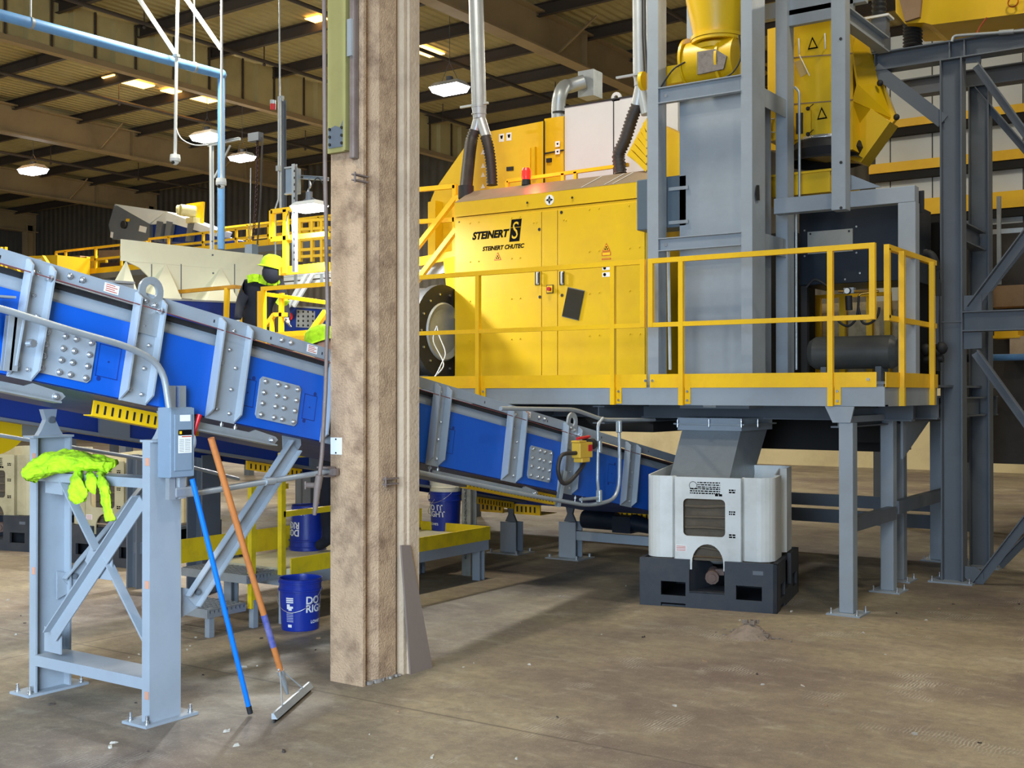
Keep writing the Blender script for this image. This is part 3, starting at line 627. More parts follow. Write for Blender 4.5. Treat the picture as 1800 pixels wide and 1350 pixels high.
def path(pts,k=4):
    pts=[V(p) for p in pts]; out=[]
    for i in range(len(pts)-1):
        p0=pts[max(i-1,0)];p1=pts[i];p2=pts[i+1];p3=pts[min(i+2,len(pts)-1)]
        for j in range(k):
            t=j/k; out.append(.5*((2*p1)+(p2-p0)*t+(2*p0-5*p1+4*p2-p3)*t*t+(3*p1-p0-3*p2+p3)*t**3))
    out.append(pts[-1]); return out
m=M(); Yv=3.86
blobtube(m,path([AY(52,842,Yv-.06),AY(62,828,Yv-.04),AY(95,816,Yv+.04),AY(135,810,Yv+.09),AY(172,814,Yv+.12),AY(190,820,Yv+.12)],6),lambda s:.11*(math.sin(min(1,s*1.4+.25)*1.57))*(1 if s<.85 else (1-s)/.15*.7+.3),lambda s:.052*(.55+.6*math.sin(math.pi*min(1,s+.1))),26,3,amp=.22)
blobtube(m,path([AY(140,838,Yv+.16),AY(133,850,Yv-.0),AY(136,866,Yv-.01),AY(142,884,Yv)],5),lambda s:.05+.03*s-.05*max(0,s-.8)*4,lambda s:.025,18,5,up=(0,1,0),amp=.2)
blobtube(m,path([AY(176,838,Yv+.16),AY(182,852,Yv+.0),AY(188,880,Yv-.01),AY(194,915,Yv)],5),lambda s:.04-.012*s,lambda s:.02,18,8,up=(0,1,0),amp=.2)
blobtube(m,path([AY(158,838,Yv+.16),AY(160,848,Yv+.04),AY(160,858,Yv+.04)],4),lambda s:.045,lambda s:.02,14,9,up=(0,1,0),amp=.2)
o=m.build('safety_vest',HIVIS); q_=o.modifiers.new('s','SUBSURF'); q_.levels=q_.render_levels=2
for sc_,st_ in((.05,.028),(.02,.010)):
    tx=bpy.data.textures.new('folds','CLOUDS'); tx.noise_scale=sc_; q_=o.modifiers.new('d','DISPLACE'); q_.texture=tx; q_.strength=st_; q_.texture_coords='LOCAL'
tag(o,'crumpled fluorescent yellow-green safety vest draped over the top of the near stand','clothing')
# ======================= POLES =======================
def pole(name,lb,cat,a,b,r0,mt): 
    o=thing(name,lb,cat,tuple(b)); m=M(); m.tube([a,b],r0,12); m.build('shaft',mt,o); return o
b=AZ(441,1257)+V((0,0,.012)); a=AX(338,842,XF+.03)
o=thing('blue_broom_pole','blue painted pole leaning against the switch box','pole',tuple(b)); d=(a-b).normalized(); m=M(); m.tube([b+d*.04,a],.0135,14); m.build('shaft',ROPEB,o); m=M(); m.tube([b,b+d*.042],.0145,14); m.build('end_cap',BLACK,o)
tip=AZ(506,1228)+V((0,0,.03)); a=AX(371,770,-4.70); o=thing('floor_squeegee','floor squeegee with worn orange wooden handle leaning by the near stand','squeegee',tuple(AZ(513,1242))); d=(a-tip).normalized(); L_=(a-tip).length
m=M(); m.tube([tip+d*.10,tip+d*L_*.62],.0165,14); m.tube([tip+d*L_*.62,a],.0175,14); m.build('handle',COPPER,o)
m=M(); m.tube([tip+d*.30,tip+d*.50],.0178,14); m.build('taped_section',mat('blue_tape',(70,80,150),.3,0,.5,(170,160,170),14),o)
m=M(); m.tube([tip+d*-.0,tip+d*.13],.0,12,rad=[.009,.019]); m.tube([tip+d*.13,tip+d*.15],.02,12); m.build('socket',GALV,o)
A=AZ(482,1270)+V((0,0,.02)); B=AZ(546,1213)+V((0,0,.02)); e=(B-A).normalized(); nn=e.cross(V((0,0,1)))
m=M(); m.hull2([A+nn*.02+V((0,0,0)),A-nn*.012,A-nn*.012+V((0,0,.03)),A+nn*.0+V((0,0,.03))],[B+nn*.02,B-nn*.012,B-nn*.012+V((0,0,.03)),B+nn*.0+V((0,0,.03))]); m.build('metal_head',GALV,o)
m=M(); m.hull2([A+nn*.004+V((0,0,-.02)),A-nn*.004+V((0,0,-.02)),A-nn*.004,A+nn*.004],[B+nn*.004+V((0,0,-.02)),B-nn*.004+V((0,0,-.02)),B-nn*.004,B+nn*.004]); m.build('rubber_blade',BLACK,o)
m=M(); j=tip+d*.16
for q in (A.lerp(B,.22),A.lerp(B,.78)): m.tube([j,q+V((0,0,.03))],.004,6)
m.build('wire_brace',GALV,o); m=M(); m.cyl(j-e*.025,j+e*.03,.006,n=8); m.build('clamp_screw',CHROME,o)
# ======================= BUILDING COLUMN =======================
r=thing('building_column','tall beige rough-painted steel building column standing in front of the conveyor','column',(-4.65,5.35,0)); HC=zroof(-4.6,5.3)
m=M(); m.box((-4.79,5.11,0),(-4.535,5.132,HC)); m.box((-4.67,5.132,0),(-4.65,5.36,HC)); m.box((-4.79,5.36,0),(-4.56,5.38,HC)); m.build('front_flange',COLP,r)
m=M(); m.prism([(-4.61,5.14,0),(-4.60,5.14,0),(-4.533,5.245,0),(-4.533,5.40,0),(-4.61,5.40,0)],(0,0,HC)); m.build('folded_cladding',COLP,r)
m=M(); m.prism([(-4.64,5.44,0),(-4.56,5.44,0),(-4.53,5.47,0),(-4.53,5.50,0),(-4.515,5.505,0),(-4.515,5.60,0),(-4.64,5.60,0)],(0,0,HC)); m.build('rear_cladding',COLL,r)
zc=gz(268,-4.7,5.1); m=M(); m.box((-4.785,5.075,zc),(-4.62,5.108,HC)); m.box((-4.64,5.05,zc),(-4.62,5.075,HC)); pl=m.build('crane_mast',OLIVE,r)
m=M(); za,zb2=gz(258,-4.7,5.07),gz(224,-4.7,5.07); m.prism([(-4.775,5.07,za),(-4.65,5.07,za),(-4.65,5.07,zb2+.06),(-4.68,5.07,zb2),(-4.72,5.07,zb2+.015),(-4.775,5.07,zb2)],(0,.004,0)); q=m.build('bare_patch',DSTEEL,pl)
for i in range(3):
    for x in(-4.76,-4.665): m=M(); z=za+.02+i*.045; m.cyl((x,5.062,z),(x,5.07,z),.009,n=8); m.build('bolt',BLACK,q)
m=M(); m.box((-4.605,5.06,gz(280,-4.6,5.1)),(-4.565,5.108,HC)); m.build('dark_channel',RUSTY,r,bev=.01)
m=M(); m.box((-4.605,5.045,gz(100,-4.6,5.08)),(-4.57,5.06,gz(35,-4.6,5.08))); m.build('hinge_bar',GALV,r)
m=M(); p=AY(592,784,5.108); m.box(p+V((-.045,-.006,-.05)),p+V((.045,0,.05))); q=m.build('cover_plate',LABELW,r,bev=.002)
for dz in(-.04,.04): m=M(); m.cyl(p+V((0,-.010,dz)),p+V((0,-.006,dz)),.005,n=8); m.build('screw',BLACK,q)
for (px,py,X) in ((634,313,-4.52),(688,846,-4.51)):
    p=AX(px,py,X); m=M(); m.box(p+V((-.02,-.06,-.02)),p+V((.01,.06,-.012))); m.box(p+V((-.02,-.06,.012)),p+V((.01,.06,.02))); m.cyl(p+V((0,-.05,-.03)),p+V((0,-.05,.03)),.006,n=6); m.build('pipe_clamp',RUSTY,r)
Yp=4.87; m=M(); m.tube([AY(x,y,Yp) for x,y in ((566,-300),(569,0),(571,300),(576,560),(572,690),(566,800),(562,835))],.012,8)
o=thing('air_drop_pipe','thin rusty air pipe hanging in front of the left side of the building column','pipe',tuple(AY(553,905,Yp))); m.build('pipe',RUSTY,o)
m=M(); m.tube([AY(562,835,Yp),AY(558,858,Yp)],.022,10); m.cyl(AY(540,853,Yp),AY(560,853,Yp),.016,n=8); m.tube([AY(558,858,Yp),AY(556,880,Yp),AY(553,905,Yp)],.0,10,rad=[.02,.017,.011]); m.cyl(AY(537,846,Yp),AY(537,860,Yp),.006,n=6); m.build('drain_valve',RUSTY,o)
m=M(); a,b_=AZ(713,1183)+V((.03,0,.0)),AZ(747,1170)+V((.05,0,0)); t0=AX(703,958,-4.50); t1=AX(719,958,-4.50); m.hull2([a,b_,b_+V((.012,0,0)),a+V((.012,0,0))],[t0,t1,t1+V((.012,0,0)),t0+V((.012,0,0))]); tag(m.build('leaning_board',CARD),'flat brown tapered board leaning against the foot of the building column','board')
# rubble at the column foot
m=M(); rr=random.Random(3)
for k in range(40):
    p=V((-4.52-rr.random()*.08,5.16+rr.random()*.3,.01)); s=rr.uniform(.008,.025); m.cbox(p,(s,s*1.4,s*.8),rr.random()*3)
tag(m.build('rubble',mat('rubble',(150,140,128),.8,0,.6,(70,62,56),20)),'small pale rubble gathered at the foot of the building column','rubble',kind='stuff')
# ======================= LOW YELLOW STEP PLATFORM =======================
r=thing('step_platform','low work platform with worn yellow kick plates and steps behind the building column','platform',(-6.6,7.3,0))
XA,XBk=-6.2,-7.0; ZD=.40
m=M(); m.box((XA-.01,6.2,.36),(XA,8.72,.48)); m.box((XBk,8.71,.36),(XA-.01,8.72,.48)); m.build('kick_plate',WORN,r)
m=M(); m.box((XBk-.01,5.85,.42),(XBk,8.72,.60)); m.build('rear_kick_plate',WORN,r)
m=M(); m.box((XA-.06,6.2,.27),(XA-.002,8.7,.36)); m.box((XBk,8.62,.27),(XA-.06,8.7,.36)); m.box((XBk,6.2,.27),(XA-.06,6.26,.36)); m.box((XBk,6.2,.27),(XBk+.06,8.7,.36)); m.build('edge_channel',STEEL,r)
m=M(); m.box((XBk,6.2,.36),(XA-.012,8.7,.40)); m.build('deck_plate',mat('deck_sheet',(196,190,160),.7,0,.4,(130,120,90),3),r)
for x,y in ((XA-.06,8.62),(XA-.05,6.2),(XBk+.05,8.62),(XBk+.05,6.3)): m=M(); m.beam((x,y,0),(x,y,.27),Isec(.08,.08,.008),(0,1,0)); m.build('leg',STEEL,r)
GRATE=mat('grating_galv',(150,152,150),.5,.5,.4,(90,88,84),8)
for (z,ya,yb_,xa) in ((.36,5.86,6.18,-7.0),(.17,5.5,5.85,-7.0)):
    m=M(); 
    for k in range(9): y=ya+.02+k*(yb_-ya-.04)/8; m.box((xa,y-.003,z),(XA-.1,y+.003,z+.03))
    for k in range(14): x=xa+k*(XA-.1-xa)/13; m.box((x-.006,ya+.01,z+.02),(x+.006,yb_-.01,z+.032))
    t=m.build('step_tread',GRATE,r); m=M(); m.box((xa,ya-.006,z-.03),(XA-.1,ya,z+.03)); m.box((XA-.106,ya,z-.03),(XA-.1,yb_,z+.03)); m.build('tread_edge',GALV,t)
for x,y in ((-6.34,5.96),(-6.34,5.55),(-6.95,5.6)): m=M(); m.beam((x,y,0),(x,y,.2),Rsec(.045,.045),(0,1,0)); m.build('step_leg',STEEL,r)
def sq(m,pts,w=.042):
    for a,b in zip(pts,pts[1:]): m.beam(a,b,Rsec(w,w),(0,0,1) if abs((V(b)-V(a)).normalized().z)<.9 else (0,1,0))
P1=V((-6.34,5.94,0)); P2=V((-6.27,6.17,0))
zt1=gz(854,P1.x,P1.y); zt2_=gz(796,P2.x,P2.y); zr=gz(899,P2.x,P2.y)
m=M(); sq(m,[P1+V((0,0,.14)),P1+V((0,0,zt1))]); m.build('stair_post',WORN,r); m=M(); sq(m,[P1+V((0,0,zt1-.02)),P2+V((-.05,0.1,zt1-.02))]); m.build('stair_rail',WORN,r)
m=M(); sq(m,[P2+V((0,0,.36)),P2+V((0,0,zt2_))]); m.build('platform_post',WORN,r)
m=M(); sq(m,[P2+V((0,0,zt2_-.02)),P2+V((0,.6,zt2_-.02))]); m.build('top_rail',WORN,r); m=M(); sq(m,[P2+V((0,0,zr-.02)),P2+V((0,.75,zr-.02))]); m.build('middle_rail',WORN,r)
# chain post beside it
x,y=gx(825,8.8),8.8; r=thing('chain_post','scuffed grey post with a hanging chain behind the stacked buckets','post',(x,y,0)); m=M(); m.beam((x,y,0),(x,y,gz(840,x,y)+.2),Isec(.1,.1,.008),(0,1,0)); m.build('post',mat('scuffed_grey',(150,150,140),.6,0,.7,(90,90,80),8),r)
m=M()
for k in range(22): 
    z=gz(860,x,y)-k*.03; m.lathe([(.008,-.003),(.014,-.003),(.014,.003),(.008,.003)],(x+.0,y-.06,z),(1,0,0) if k%2 else (0,1,0),8)
m.build('chain',DSTEEL,r)
# ======================= BUCKETS =======================
def bucket(lb,loc,inv=False,col=None,lid=False,rot=0,name='bucket',print_=True,group='five gallon buckets'):
    r=thing(name,lb,'bucket',tuple(loc),group,True,(0,0,rot)); H=.368; mt=col or BUCK
    prof=[(.0,.006),(.130,.004),(.132,.0),(.134,.006),(.147,.27),(.147,.278),(.158,.282),(.158,.29),(.149,.293),(.150,.335),(.158,.338),(.158,.346),(.151,.348),(.152,.364),(.156,.368),(.148,.368),(.146,.36),(.131,.012),(0,.012)]
    T=(lambda r_,z:(r_,H-z)) if inv else (lambda r_,z:(r_,z))
    m=M(); m.lathe([T(*p) for p in prof],(0,0,0),(0,0,1),36); m.build('pail',mt,r)
    if not inv:
        m=M(); m.tube([V((.165*math.cos(t),.165*math.sin(t)*.98,.30-.16*math.sin(math.pi*k/16)*1)) for k in range(17) for t in [math.radians(-10)-math.pi*k/16]],.0022,6); m.build('handle',CHROME,r)
    if print_:
        def wrap(th0,z0,sg=1):
            def f(x,y):
                z=z0+sg*y; zz=H-z if inv else z; R=.1335+(.0135*zz/.27)+.0012; t=th0+sg*x/R; return V((R*math.cos(t),R*math.sin(t),z))
            return f
        sg=-1 if inv else 1
        m=M(); m.text('DO IT',.075,wrap(math.radians(-62),.195 if not inv else H-.195,sg),bold=.002); m.text('RIGHT',.075,wrap(math.radians(-62),.135 if not inv else H-.135,sg),bold=.002)
        m.build('printed_slogan',LABELW,r); m=M(); m.text("LOWE'S",.030,wrap(math.radians(-45),.055 if not inv else H-.055,sg),bold=.001); m.build('printed_logo',LABELW,r)
        m=M()
        def patch(t0,t1,z0,z1):
            n=6
            for i in range(n):
                a,b=t0+(t1-t0)*i/n,t0+(t1-t0)*(i+1)/n; q=[]
                for t,z in((a,z0),(b,z0),(b,z1),(a,z1)):
                    zz=z; R=.1335+.0135*zz/.27+.0012; q.append(V((R*math.cos(t),R*math.sin(t),H-z if inv else z)))
                m.add(q,[(0,1,2,3)])
        D=math.radians
        for k in range(3): patch(D(-120),D(-97),.232-k*.014,.241-k*.014)
        patch(D(-113),D(-102),.150,.175); patch(D(-118),D(-108),.16,.195); patch(D(-112),D(-98),.165,.18)
        for k in range(6): patch(D(-120),D(-98),.07+k*.012,.073+k*.012)
        patch(D(-116),D(-103),.03,.05); m.build('white_label',LABELW,r)
    return r
q=V((-6.04,6.13,0)); bucket('upright open dark blue plastic bucket with a slogan standing on the floor beside the steps',(q.x,q.y,0),rot=.55)
q=AZ(552,966,.40)+V((-.07,0,0)); bucket('upside-down blue plastic bucket on the low yellow platform beside the building column',(q.x,q.y,.40),True,rot=-.2)
q=AZ(783,931,.40); bucket('blue plastic bucket carrying a white one, on the low platform right of the building column',(q.x,q.y,.40),rot=-1.4)
r=bucket('dirty white bucket nested in the blue bucket right of the building column',(q.x,q.y,.40+.125),col=BUCKW,print_=False)
# ======================= TOTES =======================
def tote(lb,loc,rz,PVC=PVC):
    r=thing('bulk_tote',lb,'container',tuple(loc),'plastic bulk totes',True,(0,0,rz)); h=.545
    # pallet with fork pockets, built wall by wall
    m=M(); t=.03
    def wall(u0,u1,fn,thick):
        holes=[(-.37,-.17,.09,.20),(.23,.43,.09,.20)]
        xs=[u0,-.37,-.17,-.14,.14,.23,.43,u1]; 
        for a,b in zip(xs,xs[1:]):
            if (a,b) in((-.37,-.17),(.23,.43)): fn(a,b,.03 if a<0 else .0,.09); fn(a,b,.20,.38)
            elif (a,b)==(-.14,.14): fn(a,b,.0,.13)
            else: fn(a,b,0,.38)
    wall(-h,h,lambda a,b,z0,z1:m.box((a,-h,z0),(b,-h+t,z1)),t)
    wall(-h,h,lambda a,b,z0,z1:m.box((h-t,a,z0),(h,b,z1)) if z1-z0<.37 or True else 0,t)
    m.box((-h,h-t,0),(h,h,.38)); m.box((-h,-h+t,0),(-h+t,h-t,.38)); m.box((-h+t,-h+t,.33),(-.16,h-t,.36)); m.box((.16,-h+t,.33),(h-t,h-t,.36)); m.box((-.16,-.05,.33),(.16,h-t,.36)); m.box((-h+t,-h+t,.0),(h-t,h-t,.012))
    m.prism([(-.14,-h+t,.13),(-.14,-h+t,.36),(-.03,-.2,.36),(-.03,-.2,.13)],(-.012,0,0)); m.box((-.14,-h,.12),(.14,-.2,.132)); m.box((.14,-h+t,.0),(.15,-.2,.36))
    p=m.build('pallet_base',PALLET,r)
    m=M(); m.prism([(.36,-h-.002,.29),(.44,-h-.002,.29),(.44,-h-.002,.32),(.36,-h-.002,.32)],(0,.002,0)); m.build('moulded_plate',DSTEEL,p)
    # body shell
    g=.04; k=h-g; z0,z1=.385,1.035; T=.012
    out=[]
    def arc(cx,cy,a0,a1,r_,n=6):
        for i in range(n+1): a=math.radians(a0+(a1-a0)*i/n); out.append((cx+r_*math.cos(a),cy+r_*math.sin(a)))
    c_=.12
    out+=[(.27,-k+.045),(.29,-k+.01)]; arc(k-c_,-k+c_,-90,0,c_); out+=[(k,-.12),(k-.05,-.09),(k-.05,.12),(k,.15)]; arc(k-c_,k-c_,0,90,c_); arc(-k+c_,k-c_,90,180,c_); arc(-k+c_,-k+c_,180,270,c_); out+=[(-.29,-k+.01),(-.27,-k+.045)]
    n=len(out); m=M(); A=[V((x,y,z0)) for x,y in out]; B=[V((x,y,z1+(.0 if y<0 else .04))) for x,y in out]
    m.add(A+B,[[i,i+1,n+i+1,n+i] for i in range(n-1)]); m.build('body',PVC,r,sol=.012)
    m=M(); m.box((-k+.03,-k+.06,z0-.02),(k-.03,k-.02,z0)); m.build('body_floor',CUTIN,r)
    # front panel with window and arch
    yf=-k-.012; m=M()
    def rc(x0,x1,za,zb,rr,n=5):
        L_=[]
        for cx,cy,a0 in((x1-rr,za+rr,-90),(x1-rr,zb-rr,0),(x0+rr,zb-rr,90),(x0+rr,za+rr,180)):
            for i in range(n+1): a=math.radians(a0+90*i/n); L_.append(V((cx+rr*math.cos(a),yf,cy+rr*math.sin(a))))
        return L_
    m.holed(rc(-.27,.27,.535,1.03,.002),rc(-.195,.14,.565,.86,.035),(0,.012,0))
    # side returns of the panel
    m.box((-.27,yf,.30),(-.262,yf+.06,1.03)); m.box((.262,yf,.30),(.27,yf+.06,1.03))
    nA=14; ce=(-.0,.33); ra=.125
    L_=[(-.27,.30),(-.27,.535),(.27,.535),(.27,.30),(ra,.30)]+[(ra*math.cos(math.pi*i/nA),.355+ra*1.1*math.sin(math.pi*i/nA)) for i in range(nA+1)]+[(-ra,.30)]
    # arch split into quads
    top=[(-.27+.54*i/nA,.535) for i in range(nA+1)][::-1]; arcp=[(ra*math.cos(math.pi*i/nA),.355+ra*1.2*math.sin(math.pi*i/nA)) for i in range(nA+1)]
    for i in range(nA): m.prism([(top[i][0],yf,top[i][1]),(top[i+1][0],yf,top[i+1][1]),(arcp[i+1][0],yf,arcp[i+1][1]),(arcp[i][0],yf,arcp[i][1])],(0,.012,0))
    for s in(-1,1): m.box((min(s*.27,s*ra),yf,.30),(max(s*.27,s*ra),yf+.012,.355)); m.prism([(s*.27,yf,.355),(s*.27,yf,.535),(s*ra,yf,.355)],(0,.012,0))
    fp=m.build('front_panel',PVC,r)
    m=M(); m.box((-.22,yf+.09,.40),(.17,yf+.10,.90)); 
    for q_ in range(5): m.tube([V((-.2,yf+.085,.45+q_*.085)),V((-.05,yf+.07,.47+q_*.08)),V((.16,yf+.085,.44+q_*.09))],.012,6)
    m.build('inner_liner',CUTIN,r)
    m=M(); 
    def bars(x0,x1,z,n,hh,seed):
        q=random.Random(seed)
        for j in range(n):
            x=x0
            while x<x1: 
                L2=q.uniform(.008,.03); m.box((x,yf-.001,z-j*.0175),(min(x+L2,x1),yf,z-j*.0175+hh)); x+=L2+.005
    for a_ in ((-.08,.10,.985,3,.009,1),(-.14,.10,.935,3,.010,2),(.17,.22,.93,2,.012,3),(.17,.22,.76,2,.012,4),(.17,.22,.58,2,.012,5),(.06,.12,.885,1,.018,6)): m=M(); bars(*a_); m.build('printed_marks',BLACKT,fp)
    m=M()
    m.lathe([(.028,-.0005),(.032,-.0005),(.032,.0015),(.028,.0015)],(-.115,yf,.965),(0,-1,0),20); m.build('printed_ring',BLACKT,fp)
    m=M(); m.box((-.255,yf-.001,.44),(-.17,yf,.49)); s=m.build('warning_sticker',LABELW,fp); m=M(); 
    for j in range(4): m.box((-.25,yf-.002,.445+j*.011),(-.175,yf-.001,.449+j*.011))
    m.build('printed_lines',REDT,s)
    # sump and valve
    m=M(); m.ball((0,-.12,.44),.16,18,(1,1.2,.9)); m.build('sump',PVC,r)
    m=M(); m.cyl((.0,-.30,.26),(.02,-.44,.24),.045,n=14); m.cyl((.02,-.44,.24),(.025,-.47,.235),.055,n=10); m.cyl((.025,-.471,.235),(.027,-.482,.234),.032,n=12); m.cbox((.06,-.36,.27),(.07,.07,.05),.3); m.build('drain_valve',mat('valve_brown',(110,88,78),.6,0,.5,(60,44,38),12),r,bev=.004)
    return r
tote('white plastic bulk tote on a black pallet, standing under the grey chute',(-4.05,9.0,0),math.atan2(.23,1.07))
q=AZ(8,968); tote('dirty white bulk tote on a black pallet at the left edge behind the stand',(q.x-.3,q.y+.5,0),.25,PVCO)
q=AZ(205,1000); tote('dirty white bulk tote seen through the braces of the near stand',(q.x-.35,q.y+.6,0),.1,PVCO)
# ======================= FLOOR LITTER =======================
rr=random.Random(11); LIT=[mat('litter_pale',(176,168,152),.8,0,.2),mat('litter_dark',(64,54,46),.8,0,.3),mat('litter_tan',(150,120,88),.8,0,.3)]
def chip(s,sd):
    q=random.Random(sd); m=M(); n=6; A=[V((math.cos(2*math.pi*i/n)*s*q.uniform(.5,1.2),math.sin(2*math.pi*i/n)*s*.45*q.uniform(.5,1.2),0)) for i in range(n)]
    B=[p*.8+V((0,0,s*q.uniform(.2,.6))) for p in A]; m.hull2(A,B); return m
spots=[(985,1048,0),(1130,1120,1),(915,1095,2),(1057,1115,0),(1330,1185,1),(815,1172,0),(833,1165,0),(930,1168,0),(1238,1162,2),(1575,1078,1),(1650,1070,2),(1627,1090,0),(1610,1105,2),(1720,1063,1),(1517,1112,0),(1790,1062,1),(1100,1030,0),(1340,1203,0),(1606,1290,0),(908,1332,0),(1675,1062,1),(240,1235,1),(92,1238,1),(202,1305,0),(195,1313,0),(262,1320,1),(400,1285,0),(417,1310,0),(650,1290,0),(560,1122,2),(345,1120,0),(330,1142,0),(370,1170,2),(358,1186,1),(430,1172,0),(460,1122,1),(453,1170,0),(555,1142,1),(370,1115,0),(335,1135,0),(30,1115,0),(60,1058,1),(45,1095,1),(15,1055,0),(38,1082,1),(205,1050,0),(132,1045,1),(245,1150,0),(228,1155,0),(150,1165,1),(1300,1090,0),(1390,1075,0),(1410,1205,0),(1720,1305,1),(500,1320,1),(700,1250,2),(1185,1240,0),(980,1260,1),(760,1330,0),(1450,1240,2),(1555,1150,0),(1700,1180,2)]
for i,(px,py,c) in enumerate(spots):
    p=AZ(px,py); o=chip(rr.uniform(.010,.024),i).build('litter_scrap',LIT[c]); o.location=(p.x,p.y,0); o.rotation_euler=(0,0,rr.random()*3); tag(o,['small pale scrap lying loose on the concrete floor','small dark scrap lying loose on the concrete floor','small tan scrap lying loose on the concrete floor'][c],'debris','floor litter')
m=M(); c0=AZ(1318,1118); q=random.Random(5)
m.lathe([(.16,0),(.12,.03),(.07,.07),(0,.10)],c0,(0,0,1),16)
for k in range(150):
    a=q.random()*6.28; d=abs(q.gauss(0,.09)); s=q.uniform(.008,.022); m.cbox(c0+V((d*math.cos(a)*1.2,d*math.sin(a)*.8,max(.004,.095-d*.62))),(s,s*q.uniform(.5,2.2),s*.7),q.random()*3)
for k in range(5): m.cbox(c0+V((q.uniform(-.03,.05),q.uniform(-.03,.03),.105)),(.018,.04,.028),q.random()*3)
tag(m.build('sweepings_pile',mat('sweepings',(136,120,104),.85,0,.6,(60,50,42),18,.4)),'small heap of swept grey debris on the floor in front of the white tote','debris pile',kind='stuff')
# ======================= RAISED DECK =======================
YP=8.86; XR=-2.66; ZB,ZDK=1.595,1.765; XL=-9.3
r=thing('raised_deck','raised grey steel work deck on legs carrying the yellow sorting machine','platform',(-5,9.5,0))
m=M(); m.box((XL,YP,ZB),(XR,YP+.012,ZDK-.02)); m.box((XL,YP+.012,ZB),(XR,YP+.09,ZB+.012)); m.box((XL,YP+.012,ZDK-.03),(XR,YP+.09,ZDK-.02)); m.build('front_channel',STEEL,r)
m=M(); m.box((XR-.012,YP+.012,ZB),(XR,10.35,ZDK-.02)); m.box((XR-.09,YP+.012,ZB),(XR-.012,10.35,ZB+.012)); m.build('side_channel',STEEL,r)
GRAT=mat('deck_grating',(110,116,122),.6,.2,.4,(70,66,60),6)
m=M(); m.box((XL,YP+.012,ZDK-.02),(XR-.012,9.8,ZDK)); m.box((XL,9.8,ZDK-.02),(-7.5,13,ZDK)); m.box((-5.15,9.8,ZDK-.02),(-4.65,13,ZDK)); m.box((-4.65,10.3,ZDK-.02),(XR-.012,13,ZDK)); m.build('deck_plate',GRAT,r)
for y in (9.8,10.6,11.6,12.9): m=M(); m.beam((XL,y,ZB-.03),(XR-.05,y,ZB-.03),Isec(.1,.2,.01)); m.build('cross_beam',DSTEEL,r)
for x in (-8.5,-7.3,-6.2,-5.2,-3.05): m=M(); m.beam((x,YP+.1,ZB-.09),(x,12.9,ZB-.09),Isec(.12,.16,.01)); m.build('joist',DSTEEL,r)
# tapered bracket above the front right leg
xa=gx(1450,8.84); xb=gx(1490,8.84)
m=M(); z1=ZB-.002; z0=gz(743,-3.0,8.84); m.prism([(xa,8.84,z1),(xb+.05,8.84,z1),(xb+.02,8.84,z0),(xa+.06,8.84,z0)],(0,.02,0)); m.box((xa+.06,8.86,z0),(xb,12.2,z0+.05)); m.box((xa+.06,8.86,z0),(xa+.08,12.2,z1)); m.build('cantilever_beam',STEEL,r)
for (x,y,zt_,bw) in ((-2.955,8.87,z0,.11),(-3.005,10.08,z0,.11),(-3.10,10.72,ZB-.1,.11),(-3.15,12.2,ZB-.1,.11),(-5.2,12.3,ZB-.1,.12)):
    m=M(); m.box((x-.055,y-.02,.012),(x+.055,y+.09,zt_)); lg=m.build('leg',STEEL,r,bev=.006)
    base_plate(r,x-.13,x+.13,y-.10,y+.17,name='base_plate',t=.012)
for (ya,yb_,z) in ((8.96,10.08,.62),(10.16,12.2,.66)):
    m=M(); m.box((-3.0,ya,z),(-2.93,yb_,z+.11)); m.build('side_tie',DSTEEL,r)
za,zb3=gz(868,-4,12.25),gz(889,-4,12.25); zc,zd=gz(895,-4,12.25),gz(918,-4,12.25)
m=M(); m.box((-5.14,12.25,zb3-.02),(-3.2,12.32,za-.02)); m.build('rear_tie',DSTEEL,r); m=M(); m.box((-5.14,12.25,zd-.02),(-3.2,12.32,zc-.02)); m.build('rear_tie',DSTEEL,r)
# gusset at the right side
x=-2.97; 
m=M(); m.prism([(x,10.35,ZB-.05),(x,11.5,ZB-.05),(x,10.35,1.12)],(.02,0,0)); m.build('gusset_plate',STEEL,r)
m=M(); m.box((-2.98,10.36,ZB-.15),(-2.90,12.6,ZB)); m.build('side_beam',DSTEEL,r)
# dark plant box hanging under the deck
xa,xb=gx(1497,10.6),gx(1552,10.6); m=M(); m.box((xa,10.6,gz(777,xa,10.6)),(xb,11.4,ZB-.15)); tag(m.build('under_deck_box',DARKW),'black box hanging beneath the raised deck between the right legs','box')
m=M(); m.box((-5.15,10.9,1.15),(-3.2,11.5,ZB-.14)); m.box((-7.6,10.0,1.32),(-5.2,11.8,ZB-.14)); tag(m.build('under_deck_chute',DARKW),'dark equipment housing under the raised deck behind the grey chute','machine housing')
